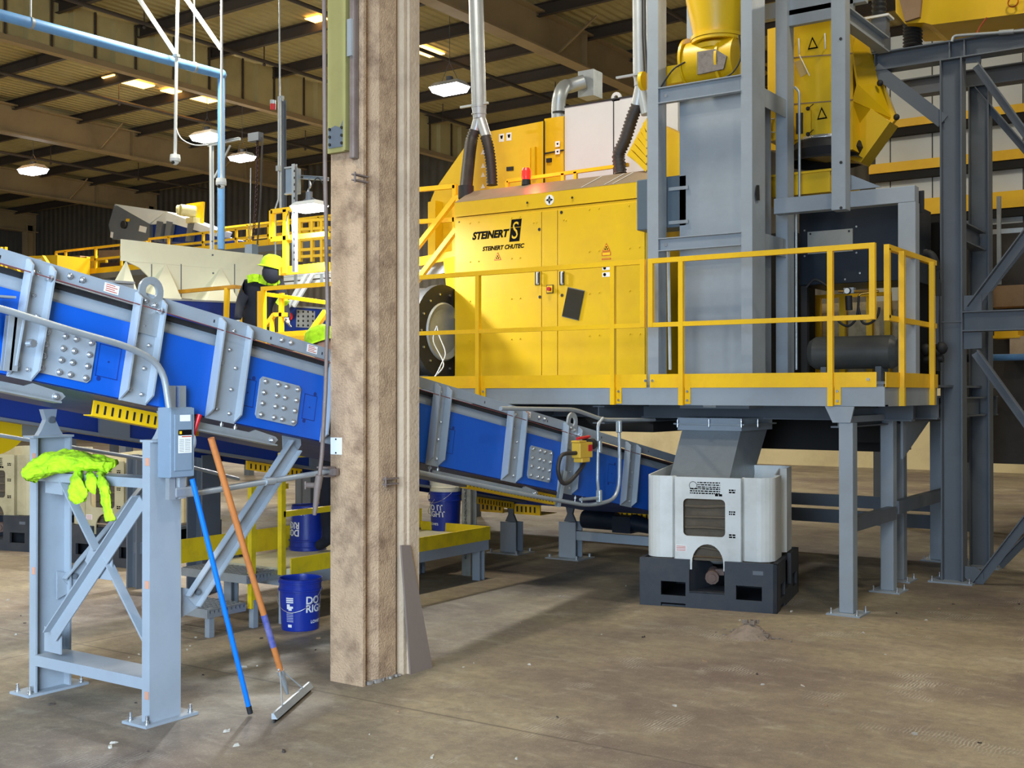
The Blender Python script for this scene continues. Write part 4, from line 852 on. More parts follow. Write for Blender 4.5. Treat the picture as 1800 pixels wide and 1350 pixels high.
# ======================= GUARD RAILS =======================
def tubebar(m,a,b,w=.0415): m.beam(a,b,Rsec(w,w),(0,0,1) if abs((V(b)-V(a)).normalized().z)<.9 else (0,1,0))
def rail_run(lb,xs,post_px,y,x0,x1,zt=2.81,zm=2.27,posts=(),toe=True,zb=ZB+.0,mt=SAFE,closed=True):
    r=thing('guard_rail',lb,'railing',((x0+x1)/2,y,zb),'safety guard rails')
    m=M(); tubebar(m,(x0,y-.022,zt),(x1,y-.022,zt)); m.build('top_rail',mt,r)
    m=M(); tubebar(m,(x0,y-.022,zm),(x1,y-.022,zm),.038); m.build('middle_rail',mt,r)
    for p in posts:
        m=M(); tubebar(m,(p,y-.022,zb),(p,y-.022,zt-.02)); q=m.build('post',mt,r)
        m=M(); m.box((p+.025,y-.012,zb+.01),(p+.075,y-.002,zb+.15)); 
        f=m.build('foot_bracket',mt,q); m=M(); 
        for dz in(.04,.115): m.cyl((p+.05,y-.012,zb+dz),(p+.05,y-.022,zb+dz),.011,n=8)
        m.build('bolt',CHROME,f)
    if toe: m=M(); m.box((x0,y-.008,ZDK-.025),(x1,y-.0005,ZDK+.09)); m.build('toe_board',mt,r)
    return r
X=lambda px:gx(px,YP)
P_=[X(843),X(1080)]
r=rail_run('long bright yellow guard rail along the deck in front of the yellow machine',0,0,YP,X(463),X(1137),posts=[X(463)+.02,X(600),X(843),X(1080)])
m=M(); tubebar(m,(X(1133),YP-.0225,2.255),(X(1133),YP-.0225,2.825),.043); m.build('end_post',SAFE,r)
r=rail_run('orange-yellow guard rail in front of the grey tower and compressor cabinet',0,0,YP,X(1143),XR-.06,posts=[X(1200),X(1462)])
for px in (1147,1536): m=M(); tubebar(m,(X(px),YP-.0225,2.255),(X(px),YP-.0225,2.825),.043); m.build('end_post',SAFE,r)
m=M(); 
for px in (1136,1148,1527): x=X(px); m.cyl((x,YP-.008,ZDK+.035),(x,YP-.018,ZDK+.035),.012,n=8)
m.build('bolt',CHROME,r)
r=thing('guard_rail','short guard rail on the right end of the deck, running away from the camera','railing',(XR,9.5,ZB),'safety guard rails')
xs=XR+.02
for z in (2.81,2.27): m=M(); tubebar(m,(xs-.04,8.98,z),(xs-.04,10.35,z)); m.build('top_rail' if z>2.5 else 'middle_rail',SAFE,r)
for y,zz in ((9.0,2.27),(9.25,ZB),(10.12,ZB)): m=M(); tubebar(m,(xs-.04 if zz>2 else xs,y,zz),(xs-.04 if zz>2 else xs,y,2.80)); m.build('post',SAFE,r)
m=M(); m.box((XR+.0005,8.87,ZDK-.025),(XR+.008,10.35,ZDK+.09)); m.build('toe_board',SAFE,r)
# ======================= YELLOW SORTER =======================
YM=9.85; XA,XB_=gx(800,YM),gx(1137,YM); ZM0=ZDK; ZL=gz(383,XA,YM); ZT_=gz(360,XA,YM)+.03; DP=1.3
r=thing('sorting_machine','large yellow x-ray sorting machine cabinet with two doors and a taupe sloping top','machine',((XA+XB_)/2,YM+1,ZDK))
m=M(); m.box((XA,YM,ZM0),(XB_,YM+DP,ZL)); m.build('cabinet',YEL,r)
ZF=ZL+.16; m=M(); m.box((XA,YM-.01,ZL+.008),(XB_,YM+DP,ZF)); m.build('front_fascia',YEL,r)
ZTT=ZF+.16; m=M(); m.prism([(XA,YM-.012,ZF),(XA,YM+.28,ZTT),(XA,YM+DP,ZTT),(XA,YM+DP,ZF)],(XB_-XA,0,0)); lid=m.build('sloped_lid',TAUPE,r)
m=M(); 
for px in (1030,1070,1085): x=gx(px,YM+.1); m.add([(x,YM+.0,ZF+.012),(x+.012,YM+.0,ZF+.012),(x+.10,YM+.25,ZTT-.01),(x+.085,YM+.25,ZTT-.01)],[(0,1,2,3)])
m.build('scratch',WHITE,lid)
xa,xb,xc=gx(954,YM),gx(982,YM),gx(1131,YM)
dz=ZL-.03
def door(name,x0,x1): m=M(); m.box((x0,YM-.02,ZDK+.02),(x1,YM-.002,dz)); return m.build(name,YEL,r,bev=.003)
d1=door('left_door',XA+.012,xa-.004); d2=door('centre_post',xa+.004,xb-.004); d3=door('right_door',xb+.004,XB_-.012)
yf=YM-.0205
# rivets and holes
m=M(); 
for (px,py) in ((826,392),(841,390),(899,383),(914,381),(938,391),(943,391),(826,460),(841,459),(899,454),(914,453),(826,529),(899,525),(914,524),(826,599),(899,596),(914,595),(1036,368),(1053,366),(1036,442),(1053,440),(1106,361),(1107,436),(1124,434),(1036,516),(1053,514),(1107,511),(1125,511),(1036,590),(1053,589),(1107,587),(1125,587),(991,386),(995,387)):
    p=AY(px,py,yf); m.cyl(p,p+V((0,-.006,0)),.009,.006,8)
m.build('rivet',YEL,r)
for (px,py,par,s) in ((948,403,d1,.016),(949,522,d1,.016),(987,373,d3,.016),(988,519,d3,.016),(927,356,r,.012),(1006,347,r,.012),(807,390,d1,.008)):
    p=AY(px,py,yf); m=M(); m.cyl(p,p+V((0,-.003,0)),s,n=14); m.build('black_plug',BLACK,par)
for px,par in ((945,d1),(988,d3)):
    a=AY(px,477,yf); b=AY(px,501,yf); m=M(); m.box(a+V((-.028,-.006,.0)),b+V((.028,-.0,.0))); m.build('handle_recess',BLACK,par); m=M(); m.tube(fillet([a+V((.012,-.006,-.01)),a+V((.012,-.03,-.01)),b+V((.012,-.03,.01)),b+V((.012,-.006,.01))],.012),.009,8); m.build('door_handle',LABELW,par)
p=AY(967,508,yf); m=M(); m.box(p+V((-.04,-.006,-.042)),p+V((.04,0,.042))); q=m.build('switch_plate',BLACK,d2); m=M(); m.box(p+V((-.032,-.009,-.034)),p+V((.032,-.006,.034))); m.build('yellow_face',SAFE,q); m=M(); m.cyl(p+V((0,-.009,0)),p+V((0,-.035,0)),.02,n=14); m.build('rotary_knob',RED,q)
P=[AY(x,y,yf) for x,y in ((999,506),(1027,512),(1017,562),(989,555))]; m=M(); m.prism(P,(0,-.012,0)); m.build('tilted_window',mat('dark_glass',(52,50,40),.12,0,.1),d3)
P=[c.lerp(sum(P,V((0,0,0)))/4,-.06) for c in P]; m=M(); m.prism(P,(0,-.004,0)); m.build('window_frame',DSTEEL,d3)
# round direction mark
p=AY(966,351,YM-.011); m=M(); m.cyl(p,p+V((0,-.002,0)),.052,n=28); q=m.build('round_sticker',LABELW,r); m=M()
for a in range(4):
    t=a*math.pi/2; u=V((math.cos(t),0,math.sin(t))); w=V((-math.sin(t),0,math.cos(t))); m.prism([p+u*.045+V((0,-.003,0)),p+u*.012+w*.014+V((0,-.003,0)),p+u*.012-w*.014+V((0,-.003,0))],(0,-.001,0)); m.prism([p+u*.02+w*.003+V((0,-.003,0)),p+u*.02-w*.003+V((0,-.003,0)),p-w*.003+V((0,-.003,0)),p+w*.003+V((0,-.003,0))],(0,-.001,0))
m.build('arrow_cross',BLACKT,q)
# lettering
def face(o): return lambda x,y: V((o.x+x,yf-.0015,o.z+y))
m=M(); m.text('STEINERT',.104,face(AY(830,421,yf)),shear=.25,bold=.005); m.build('maker_name',BLACKT,d1)
m=M(); m.text('STEINERT CHUTEC',.060,face(AY(848,441,yf)),shear=.25,bold=.0024); m.build('model_name',BLACKT,d1)
a=AY(895,425,yf); h=.225; m=M(); m.prism([a,a+V((.125,0,0)),a+V((.155,0,h)),a+V((.03,0,h))],(0,-.0012,0)); q=m.build('emblem',BLACKT,d1)
m=M(); m.text('S',.25,lambda x,y:V((a.x+.022+x*.75+y*.13,yf-.002,a.z+.028+y)),bold=-.001); m.build('emblem_letter',YEL,q); m=M(); m.box(a+V((.0,-.0026,h*.62)),a+V((.16,-.002,h*.635))); m.build('emblem_line',YEL,q)
def tri(px,py,par,s=.045,sq_=False):
    p=AY(px,py,yf); m=M(); t=V((0,-.001,0)); m.prism([p+t+V((-s,0,-s*.8)),p+t+V((s,0,-s*.8)),p+t+V((0,0,s))],(0,-.001,0)); q=m.build('warning_triangle',REDT,par); m=M(); k=.72; t=V((0,-.0025,-.002)); m.prism([p+t+V((-s*k,0,-s*.8*k)),p+t+V((s*k,0,-s*.8*k)),p+t+V((0,0,s*k))],(0,-.0005,0)); m.build('yellow_field',SAFE,q); m=M()
    for a_ in (90,210,330): u=math.radians(a_); c=p+V((math.cos(u)*.013,-.0035,math.sin(u)*.013-.008)); m.cyl(c,c+V((0,-.0005,0)),.009,n=8)
    m.build('radiation_symbol',BLACKT,q)
tri(875,451,d1); tri(1066,435,d3)
for (y0,y1) in ((442,450),(453,457)):
    a,b=AY(1058,y1,yf),AY(1074,y0,yf); m=M(); m.box(a+V((0,-.001,0)),b); q=m.build('notice_sticker',REDT,d3); m=M(); m.box(a+V((.008,-.002,.006)),b+V((-.008,-.001,-.006))); m.build('notice_field',SAFE,q)
for (y0,y1) in ((467,475),(478,487)):
    a,b=AY(1059,y1,yf),AY(1074,y0,yf); m=M(); m.box(a+V((0,-.001,0)),b); q=m.build('white_sticker',LABELW,d3); c=AY(1063,(y0+y1)/2,yf); m=M(); m.cyl(c+V((0,-.001,0)),c+V((0,-.002,0)),.016,n=12); m.build('round_pictogram',BLACKT,q)
# left flank wedge (angled side cover)
m=M(); x=XA; m.prism([AY(779,455,YM+.3),AY(800,450,YM+.05),AY(800,560,YM+.05),AY(790,555,YM+.3)],(0,.2,0)); m.build('side_cover',YEL,r)
# ---- rotating drum at its left
c=AY(742,583,9.6); c=V((gx(752,9.55),9.75,gz(582,gx(752,9.55),9.55)))
r=thing('drum_feeder','large round drum with black rim beside the sorting machine','drum',(c.x,c.y,ZDK))
ax=V((.55,-.83,0)).normalized()*1.0
Rd=.47
m=M(); m.lathe([(0,-.42),(Rd*.96,-.42),(Rd,-.40),(Rd,-.02),(Rd*1.05,-.02),(Rd*1.05,.06),(Rd*.66,.065)],c,V((1,0,0)),44); m.build('rim',BLACK,r)
m=M(); m.lathe([(Rd*.66,.06),(Rd*.62,.08),(Rd*.5,.055),(.0,.05)],c,V((1,0,0)),44); m.build('face_plate',GALV,r)
for k in range(14): 
    t=2*math.pi*k/14; u=V((0,math.cos(t),math.sin(t))); m=M().cyl(c+u*Rd*.84+V((.06,0,0)),c+u*Rd*.84+V((.078,0,0)),.012,n=6); m.build('bolt',CHROME,r)
m=M(); m.box((c.x-.4,c.y-.1,ZDK),(c.x-.05,c.y+.1,c.z-.2)); m.build('stand',DSTEEL,r)
m=M(); pts=path([AY(768,573,9.3),AY(772,590,9.3),AY(783,620,9.28),AY(776,640,9.25),AY(766,660,9.2)],6); m.tube(pts,.006,6); m.tube(path([AY(768,573,9.3),AY(762,600,9.3),AY(780,640,9.3),AY(764,662,9.2)],6),.006,6); m.build('wire_loop',WHITE,r)
# ---- upper machine body
YU=11.2
r=thing('upper_housing','tall yellow machine housing rising behind the sorting cabinet with a sloping left edge','machine',(gx(880,YU),YU,ZDK))
def prof(m,pts,Y,dy): m.prism([AY(x,y,Y) for x,y in pts],(0,dy,0)); return m
m=M(); prof(m,[(757,480),(757,352),(765,332),(832,236),(955,212),(955,480)],YU,1.8); b=m.build('main_body',YEL,r)
m=M(); prof(m,[(957,480),(957,208),(990,203),(990,480)],YU+.02,1.7); m.build('side_body',YEL,r)
m=M(); prof(m,[(752,480),(752,355),(765,352),(765,480)],YU-.15,.14); m.build('edge_strip',YEL,r)
m=M(); prof(m,[(873,268),(932,259),(932,345),(873,352)],YU-.02,.02); d=m.build('access_door',YEL,r); m=M(); prof(m,[(934,258),(940,257),(940,310),(934,311)],YU-.05,.05); m.build('door_hinge_strip',YEL,d)
m=M(); prof(m,[(957,268),(990,262),(990,264),(957,270)],YU,.02); prof(m,[(955,212),(957,212),(957,330),(955,330)],YU-.002,.01); m.build('panel_joint',BLACK,r)
for (x,y,w,h_) in ((877,235,9,14),(890,233,9,14),(976,248,8,10),(976,262,8,9)): m=M(); prof(m,[(x,y),(x+w,y-1),(x+w,y+h_-1),(x,y+h_)],YU-.004,.003); q=m.build('white_sticker',LABELW,r); m=M(); prof(m,[(x+2,y+3),(x+w-2,y+2),(x+w-3,y+h_*.6),(x+3,y+h_*.6)],YU-.006,.001); m.build('pictogram',BLACKT,q)
for y in (262,286,302,322): m=M(); prof(m,[(845,y+9),(853,y+8),(849,y)],YU-.004,.003); m.build('warning_triangle',LABELW,r)
m=M(); prof(m,[(890,293),(902,292),(902,299),(890,300)],YU-.03,.01); m.build('latch_slot',BLACK,r); m=M(); prof(m,[(960,278),(968,277),(968,284),(960,285)],YU-.01,.03); m.build('lock',BLACK,r)
# low rail on top of the sorter
z=gz(300,gx(1000,10.5),10.5); m=M(); a=AY(892,318,10.4); b=AY(1105,289,10.4); tubebar(m,a,b,.035); 
for px in (892,990,1012): p=a.lerp(b,(gx(px,10.4)-a.x)/(b.x-a.x)); tubebar(m,p,V((p.x,p.y,ZTT)),.035)
o=m.build('top_guard_rail',SAFE); tag(o,'low yellow rail along the top of the yellow sorting cabinet','railing')
# blue-green mesh tray behind
a=AY(1010,305,10.9); m=M(); m.box((a.x,10.7,ZTT+.0),(gx(1080,10.7),11.1,ZTT+.12)); tag(m.build('cable_tray',GALV),'grey galvanised tray lying on top of the sorter behind the low rail','tray')
# beacon
p=AY(925,320,10.15); p=V((p.x,p.y,ZTT)); r=thing('warning_beacon','lit red warning beacon on top of the yellow sorting machine','beacon',tuple(p)); m=M(); m.cyl(p,p+V((0,0,.06)),.05,.045); m.build('base',BLACK,r); m=M(); m.lathe([(.045,.06),(.05,.09),(.05,.15),(.035,.18),(0,.185)],p,(0,0,1),20); m.build('lens',REDLIT,r); lamp('POINT',p+V((0,.0,.26)),9,(1,.12,.05),.04)
# ======================= WHITE ENCLOSURE =======================
YW=11.25; r=thing('white_cabinet','tall white panelled enclosure behind the sorting machine, left of the grey tower','enclosure',(gx(1070,YW),YW,ZDK))
x0,x1=gx(993,YW),gx(1192,YW); zt=gz(188,x0,YW); m=M(); m.box((x0,YW,ZDK+.01),(x1,YW+1.6,zt)); m.build('panel_box',WHITE,r)
m=M(); 
for px in (1079,1163): X_=gx(px,YW); m.box((X_-.006,YW-.004,ZDK+.1),(X_+.006,YW,zt))
m.box((x0,YW-.01,zt-.005),(x1,YW+.2,zt+.012)); m.build('panel_joint',BLACK,r)
p=AY(1083,152,YW); m=M(); c=V((p.x,YW,zt+.02)); m.holed([c+V((math.cos(a)*.06,0,max(-.04,math.sin(a)*.06))) for a in [k*math.pi/8 for k in range(16)]],[c+V((math.cos(a)*.025,0,math.sin(a)*.025)) for a in [k*math.pi/8 for k in range(16)]],(0,.03,0)); m.build('lifting_eye',WHITE,r)
# elbow duct
r=thing('elbow_duct','short galvanised elbow duct rising beside the white enclosure','duct',tuple(AY(981,205,12.0)))
m=M(); A=AY(982,235,12.0); B=AY(985,165,12.0); C=AY(1003,150,12.2); D=AY(1028,142,12.3); m.tube(path([A,AY(982,185,12.0),B,AY(992,152,12.1),C,D],4),.085,18); m.build('pipe',GALV,r)
m=M()
for q in (.1,.35): p=A.lerp(B,q*1.5); m.cyl(p+V((0,0,-.012)),p+V((0,0,.012)),.093,n=20)
m.build('joint_ring',BLACK,r); m=M(); p=AY(1020,142,12.35); m.box(p+V((-.02,-.02,-.2)),p+V((.2,.2,.12))); m.build('flange_box',GALV,r)
# ======================= DUCTS AND HOSES =======================
def ribhose(m,pts,rad,pitch=.034):
    P=path(pts,10); L=[0]
    for a,b in zip(P,P[1:]): L.append(L[-1]+(b-a).length)
    n=int(L[-1]/pitch*2); out=[];rd=[]
    for i in range(n+1):
        s=L[-1]*i/n; k=max(j for j in range(len(L)) if L[j]<=s+1e-9); k=min(k,len(P)-2); t=(s-L[k])/max(1e-6,(L[k+1]-L[k])); out.append(P[k].lerp(P[k+1],min(1,t))); rd.append(rad*(1.04 if i%2 else .82))
    m.tube(out,rad,18,rad=rd)
YD=10.6
r=thing('extraction_duct','tall galvanised extraction duct left, splitting into two black hoses','duct',tuple(AY(842,180,YD)))
m=M(); m.tube([AY(833,-120,YD),AY(838,60,YD),AY(842,185,YD)],.083,26); m.build('round_duct',GALV,r)
m=M(); m.tube([AY(842,185,YD),AY(843,208,YD)],.0,22,rad=[.084,.072]); 
for y in (188,200): p=AY(842,y,YD); m.cyl(p+V((0,0,-.006)),p+V((0,0,.006)),.086,n=22)
m.build('collar',GALV,r)
m=M(); m.tube([AY(842,206,YD),AY(836,228,YD)],.062,18); m.tube([AY(844,206,YD),AY(855,240,YD)],.058,18); m.build('branch_piece',GALV,r)
m=M(); p=AY(826,186,YD); m.box(p+V((-.12,-.03,-.012)),p+V((.26,-.0,.012))); m.build('support_bar',GALV,r)
m=M(); ribhose(m,[AY(835,228,YD),AY(828,250,YD-.03),AY(823,290,YD-.2),AY(819,330,YD-.42),AY(817,348,YD-.5)],.068); m.build('left_hose',HOSE,r)
m=M(); ribhose(m,[AY(853,238,YD),AY(859,260,YD),AY(863,290,YD),AY(865,325,YD)],.062); m.build('right_hose',HOSE,r)
m=M(); p=AY(819,335,YD-.5); m.cyl(p+V((0,0,-.08)),p+V((0,0,.05)),.085,n=20); m.build('hose_clamp',BLACK,r)
YE_=10.3
r=thing('extraction_duct','tall galvanised extraction duct beside the grey tower with one black hose','duct',tuple(AY(1125,140,YE_)))
m=M(); m.tube([AY(1124,-120,YE_),AY(1126,135,YE_)],.072,22); m.build('round_duct',GALV,r)
m=M(); m.tube([AY(1126,133,YE_),AY(1127,150,YE_)],.066,18); m.tube([AY(1127,150,YE_),AY(1120,185,YE_)],.06,18); m.tube([AY(1127,150,YE_),AY(1137,200,YE_)],.055,18); p=AY(1110,136,YE_); m.box(p+V((-.12,-.1,-.01)),p+V((.2,-.07,.01))); m.build('branch_piece',GALV,r)
m=M(); ribhose(m,[AY(1121,184,YE_),AY(1112,205,YE_),AY(1099,245,YE_),AY(1088,270,YE_),AY(1089,288,YE_),AY(1091,305,YE_)],.066); m.build('hose',HOSE,r)
m=M(); 
for dx in (0,5): m.tube([AY(1129+dx,-100,YE_-.15),AY(1130+dx,60,YE_-.15),AY(1134+dx,150,YE_-.15)],.008,6)
m.build('cable',BLACK,r)
# yellow finned motor box
YX=10.1; r=thing('finned_box','yellow finned housing tilted above the sorter beside the tower','machine housing',tuple(AY(1150,300,YX)))
m=M(); A=[AY(x,y,YX) for x,y in ((1136,210),(1142,302),(1105,272),(1103,262))]; m.prism([AY(1137,206,YX),AY(1142,303,YX),AY(1102,272,YX)],(0,.5,0)); m.prism([AY(1137,206,YX+.02),AY(1195,235,YX+.02),AY(1195,330,YX+.02),AY(1142,303,YX+.02)],(0,.6,0)); m.build('box',YEL,r)
m=M()
for k in range(6):
    t=k/5; a=AY(1135-t*28,214+t*52,YX-.03); b=AY(1141-t*2,230+t*68,YX-.03); m.beam(a,b,Rsec(.05,.03),(0,1,0))
m.build('fin',YEL,r)
# ======================= GREY TOWER =======================
TG=STEEL; r=thing('steel_tower','grey steel post-and-beam tower standing on the deck right of the yellow sorter','frame',(-4.4,9.6,ZDK))
H1=zt_top=7.2
XP=[(-4.87,-4.76),(-3.98,-3.88)]; YT=9.25
def post(x0,x1,y0,y1,z0,z1,nm='post',edge=None):
    m=M(); m.box((x0,y0,z0),(x1,y0+.01,z1)); m.box((x1-.01,y0+.01,z0),(x1,y1-.01,z1)); m.box((x0,y1-.01,z0),(x1,y1,z1)); m.box((x0,y0+.01,z0),(x0+.01,y1-.01,z1)); return m.build(nm,TG,r)
post(-4.87,-4.76,YT,YT+.16,ZDK+.001,H1); post(-3.98,-3.88,YT,YT+.28,ZDK+.001,H1); post(-3.99,-3.88,10.05,10.21,ZDK+.001,H1); post(-4.87,-4.76,10.05,10.21,ZDK+.001,H1)
def tb(zc,zt__,y=YT+.04,nm='cross_beam'):
    m=M(); m.box((-4.76,y,zc),(-3.98,y+.008,zt__)); m.box((-4.76,y-.05,zt__-.008),(-3.98,y,zt__)); m.box((-4.76,y-.05,zc),(-3.98,y,zc+.008)); q=m.build(nm,TG,r)
    m=M(); p=V((-4.70,y,(zc+zt__)/2)); m.cyl(p,p+V((0,-.012,0)),.016,n=8); m.build('bolt',CHROME,q)
tb(gz(180,-4.7,YT),gz(152,-4.7,YT)); tb(gz(441,-4.7,YT),gz(418,-4.7,YT))
for (pa,pb) in ((155,185),(408,436)):
    zt__=gz(pa-20,-3.9,9.8) if pa<300 else gz(pa,-3.9,9.6); zt__=gz(pa+22 if pa<300 else pa+14,-3.9,10.1); m=M(); h_=.16
    m.box((-3.90,YT+.28,zt__-h_),(-3.892,10.05,zt__)); m.box((-3.97,YT+.28,zt__-.008),(-3.9,10.05,zt__)); m.build('side_beam',TG,r)
m=M(); z=gz(45,-3.9,10.1); m.box((-3.95,10.1,z),(-3.3,10.16,z+.14)); m.build('upper_beam',TG,r)
# ======================= CENTRAL CHUTE =======================
r=thing('vertical_chute','grey rectangular sheet-metal chute inside the tower, dropping through the deck into the white tote','chute',(-4.27,9.6,.95))
CX0,CX1=gx(1195,9.45),-3.995
m=M(); m.box((CX0,9.45,1.56),(CX1,9.95,gz(170,CX0,9.45))); m.build('upper_duct',STEEL,r)
xx0,xx1=gx(1199,9.3),gx(1302,9.3)
z1,z2=gz(735,-4.2,9.3),gz(757,-4.2,9.3)
m=M(); m.box((xx0-.03,9.27,z2),(xx1+.02,9.95,z1)); fl=m.build('flange',STEEL,r)
m=M(); m.box((xx0-.06,9.25,(z1+z2)/2-.006),(xx1+.05,9.98,(z1+z2)/2+.006)); m.build('flange_lip',GALV,fl)
for px in (1191,1246,1303,1332): p=AY(px,744,9.25) if px<1310 else AX(px,744,xx1+.05); m=M(); m.cyl(p+V((0,0,-.035)),p+V((0,0,.035)),.008,n=8); m.cyl(p+V((0,0,-.022)),p+V((0,0,-.01)),.014,n=6); m.cyl(p+V((0,0,.01)),p+V((0,0,.022)),.014,n=6); m.build('bolt',CHROME,fl)
zt_=z2; zb_=.93
A=[V((xx0,9.3,zt_)),V((xx1,9.3,zt_)),V((xx1,9.88,zt_)),V((xx0,9.88,zt_))]
B=[V((-4.50,8.92,zb_)),V((-3.96,8.92,zb_)),V((-3.97,9.44,zb_)),V((-4.5,9.44,zb_))]
m=M(); m.hull2(B,A); m.build('sloping_spout',GALV,r)
a=AY(1223,718,9.29); m=M(); m.box((a.x,9.44,1.57),(a.x+.12,9.449,1.64)); m.build('paper_label',LABELW,r)
m=M(); P=[AX(x,y,-3.87) for x,y in ((1330,325),(1334,325),(1335,352),(1330,352),(1328,340))]; m.prism(P,(.006,0,0)); tag(m.build('handle_cutout',BLACK),'small dark handle-shaped slot on the side of the front right tower post','slot') 
# grey electrical box left of the tower
r=thing('junction_enclosure','grey electrical enclosure fixed to the left post of the tower','electrical box',tuple(AY(1150,408,9.42)))
x0=gx(1119,9.45); m=M(); m.box((x0,9.45,gz(405,x0,9.45)),(-4.58,9.72,gz(316,x0,9.45))); m.build('box',mat('enclosure_dark',(84,98,108),.4,0,.2),r,bev=.01)
for y in (334,393): m=M(); a=AY(1163,y,9.44); m.box(V((-4.75,9.43,a.z-.015)),V((-4.56,9.445,a.z+.015))); q=m.build('slotted_strut',GALV,r); m=M(); 
m=M(); m.tube(path([AY(1163,184,9.5),AY(1169,200,9.5),AY(1168,240,9.5),AY(1165,318,9.5)],5),.011,8); m.build('cable',BLACK,r)
m=M(); m.tube([AY(1175,440,9.5),AY(1178,650,9.5)],.014,10); m.build('white_conduit',WHITE,r)
# ======================= YELLOW HOPPER ABOVE =======================
YH=9.55; r=thing('feed_hopper','yellow conical feed hopper with rounded valve housing at the top of the tower','hopper',tuple(AY(1262,140,YH)))
c=AY(1262,68,YH); top=gz(-160,c.x,YH)-c.z
m=M(); m.lathe([(.205,.0),(.275,gz(0,c.x,YH)-c.z),(.36,top)],c,(0,0,1),40); m.build('cone',YEL,r)
m=M(); m.lathe([(.19,.02),(.235,.02),(.235,-.01),(.19,-.01)],c,(0,0,1),40); m.lathe([(.19,-.015),(.23,-.015),(.23,-.04),(.19,-.04)],c,(0,0,1),40); m.build('flange_ring',YEL,r)
m=M(); c2=AY(1258,105,YH); m.lathe([(.19,.12),(.185,.08)],c2,(0,0,1),30); m.cyl(AY(1215,112,YH),AY(1300,100,YH),.19,n=30); m.build('valve_housing',YEL,r)
m=M(); 
for px in (1212,1275): m=M(); p=AY(px,110,YH); m.cyl(p+V((-.012,0,0)),p+V((.012,0,0)),.215,n=30); m.build('housing_rib',YEL,r)
m=M(); P=[AY(x,y,YH-.205) for x,y in ((1226,90),(1258,85),(1278,97),(1272,120),(1226,130))]; m.prism(P,(0,.02,0)); m.build('tape_patch',PATCH,r)
p=AY(1185,135,YH); m=M(); m.cbox(p,(.28,.2,.16)); m.cyl(AY(1150,140,YH),AY(1200,133,YH),.07,n=16); m.cyl(AY(1128,142,YH-.1),AY(1134,141,YH-.1),.085,n=20); m.build('gear_motor',YEL,r)
m=M(); m.tube(path([AY(1205,108,YH-.2),AY(1185,120,YH-.25),AY(1170,140,YH-.25),AY(1163,152,YH-.25)],5),.007,6); m.tube(path([AY(1300,60,YH-.25),AY(1303,100,YH-.25),AY(1290,125,YH-.25),AY(1275,135,YH-.25)],5),.007,6); m.build('cable',BLACK,r)
# ======================= YELLOW POLYGONAL HOUSING =======================
YQ=10.5; r=thing('cyclone_housing','big yellow many-sided housing behind the grey frame at the upper right','machine housing',tuple(AY(1450,300,YQ)))
m=M(); F=[(1350,262),(1350,50),(1468,22),(1500,20),(1500,262),(1420,270)]; m.prism([AY(x,y,YQ) for x,y in F],(0,.5,0)); b=m.build('front_plate',YEL,r)
m=M(); prof(m,[(1470,285),(1470,10),(1530,60),(1548,128),(1577,206),(1514,285)],YQ+.45,.06); m.build('flange_edge',YEL,r)
# facets receding to the right
xr=lambda px:gx(px,YQ)
T1=[AY(1490,30,YQ),AY(1508,148,YQ),AY(1500,178,YQ),AY(1480,282,YQ)]
E1=[AY(1530,60,YQ+.5),AY(1552,140,YQ+.5),AY(1572,210,YQ+.5),AY(1512,285,YQ+.5)]
m=M(); 
for i in range(3): m.add([T1[i],T1[i+1],E1[i+1],E1[i]],[(0,1,2,3)])
m.build('side_facet',YEL,r,sol=.02)
m=M(); prof(m,[(1503,170),(1566,213),(1514,285),(1480,275)],YQ+.2,.25); m.build('lower_facet',YEL,r)
for (y0,y1) in ((96,98),(178,180)): m=M(); prof(m,[(1395,y0+3),(1500,y0-5),(1500,y1-5),(1395,y1+3)],YQ-.006,.006); m.build('panel_seam',BROWNM,b)
for (x,y) in ((1430,75),(1446,199)): m=M(); prof(m,[(x-9,y+11),(x+9,y+8),(x-1,y-12)],YQ-.008,.003); q=m.build('warning_triangle',BLACKT,b); m=M(); prof(m,[(x-6,y+8),(x+6,y+6),(x-1,y-7)],YQ-.010,.002); m.build('yellow_field',YEL,q)
for (x,y) in ((1405,67),(1451,58)): m=M(); m.tube([AY(x,y,YQ-.01),AY(x,y,YQ-.05),AY(x+1,y+26,YQ-.05),AY(x+1,y+26,YQ-.01)],.007,8); m.build('grab_handle',LABELW,b)
m=M(); prof(m,[(1397,108),(1408,104),(1420,128),(1408,135)],YQ-.03,.003); q=m.build('paper_tag',mat('tag_card',(190,160,100),.8),b); m=M(); m.tube([AY(1406,95,YQ-.03),AY(1424,132,YQ-.035)],.005,6); m.build('tag_hook',LABELW,q)
m=M(); prof(m,[(1397,190),(1422,188),(1426,192),(1426,238),(1422,243),(1397,245)],YQ-.03,.03); q=m.build('inspection_door',YEL,b); m=M(); prof(m,[(1400,198),(1412,197),(1412,234),(1400,235)],YQ-.035,.005); m.build('glass',BLACK,q)
for y in (190,235): m=M(); p=AY(1421,y,YQ-.05); m.ball(p,.02,10); m.tube([p,p+V((.06,-.02,.03))],.004,6); m.build('clamp_knob',BLACK,q)
m=M(); prof(m,[(1350,194),(1368,192),(1368,245),(1350,248)],YQ-.25,.2); o=m.build('left_hatch',YEL,r); m=M(); m.tube([AY(1362,208,YQ-.25),AY(1350,209,YQ-.28),AY(1350,231,YQ-.28),AY(1362,232,YQ-.25)],.006,8); m.build('grab_handle',LABELW,o)
c=AY(1500,160,YQ+.05); 
for (x,y) in ((1505,161),(1577,205),(1548,145)): m=M(); m.ball(AY(x,y,YQ+.3),.03,10); m.build('clamp_knob',BLACK,r)
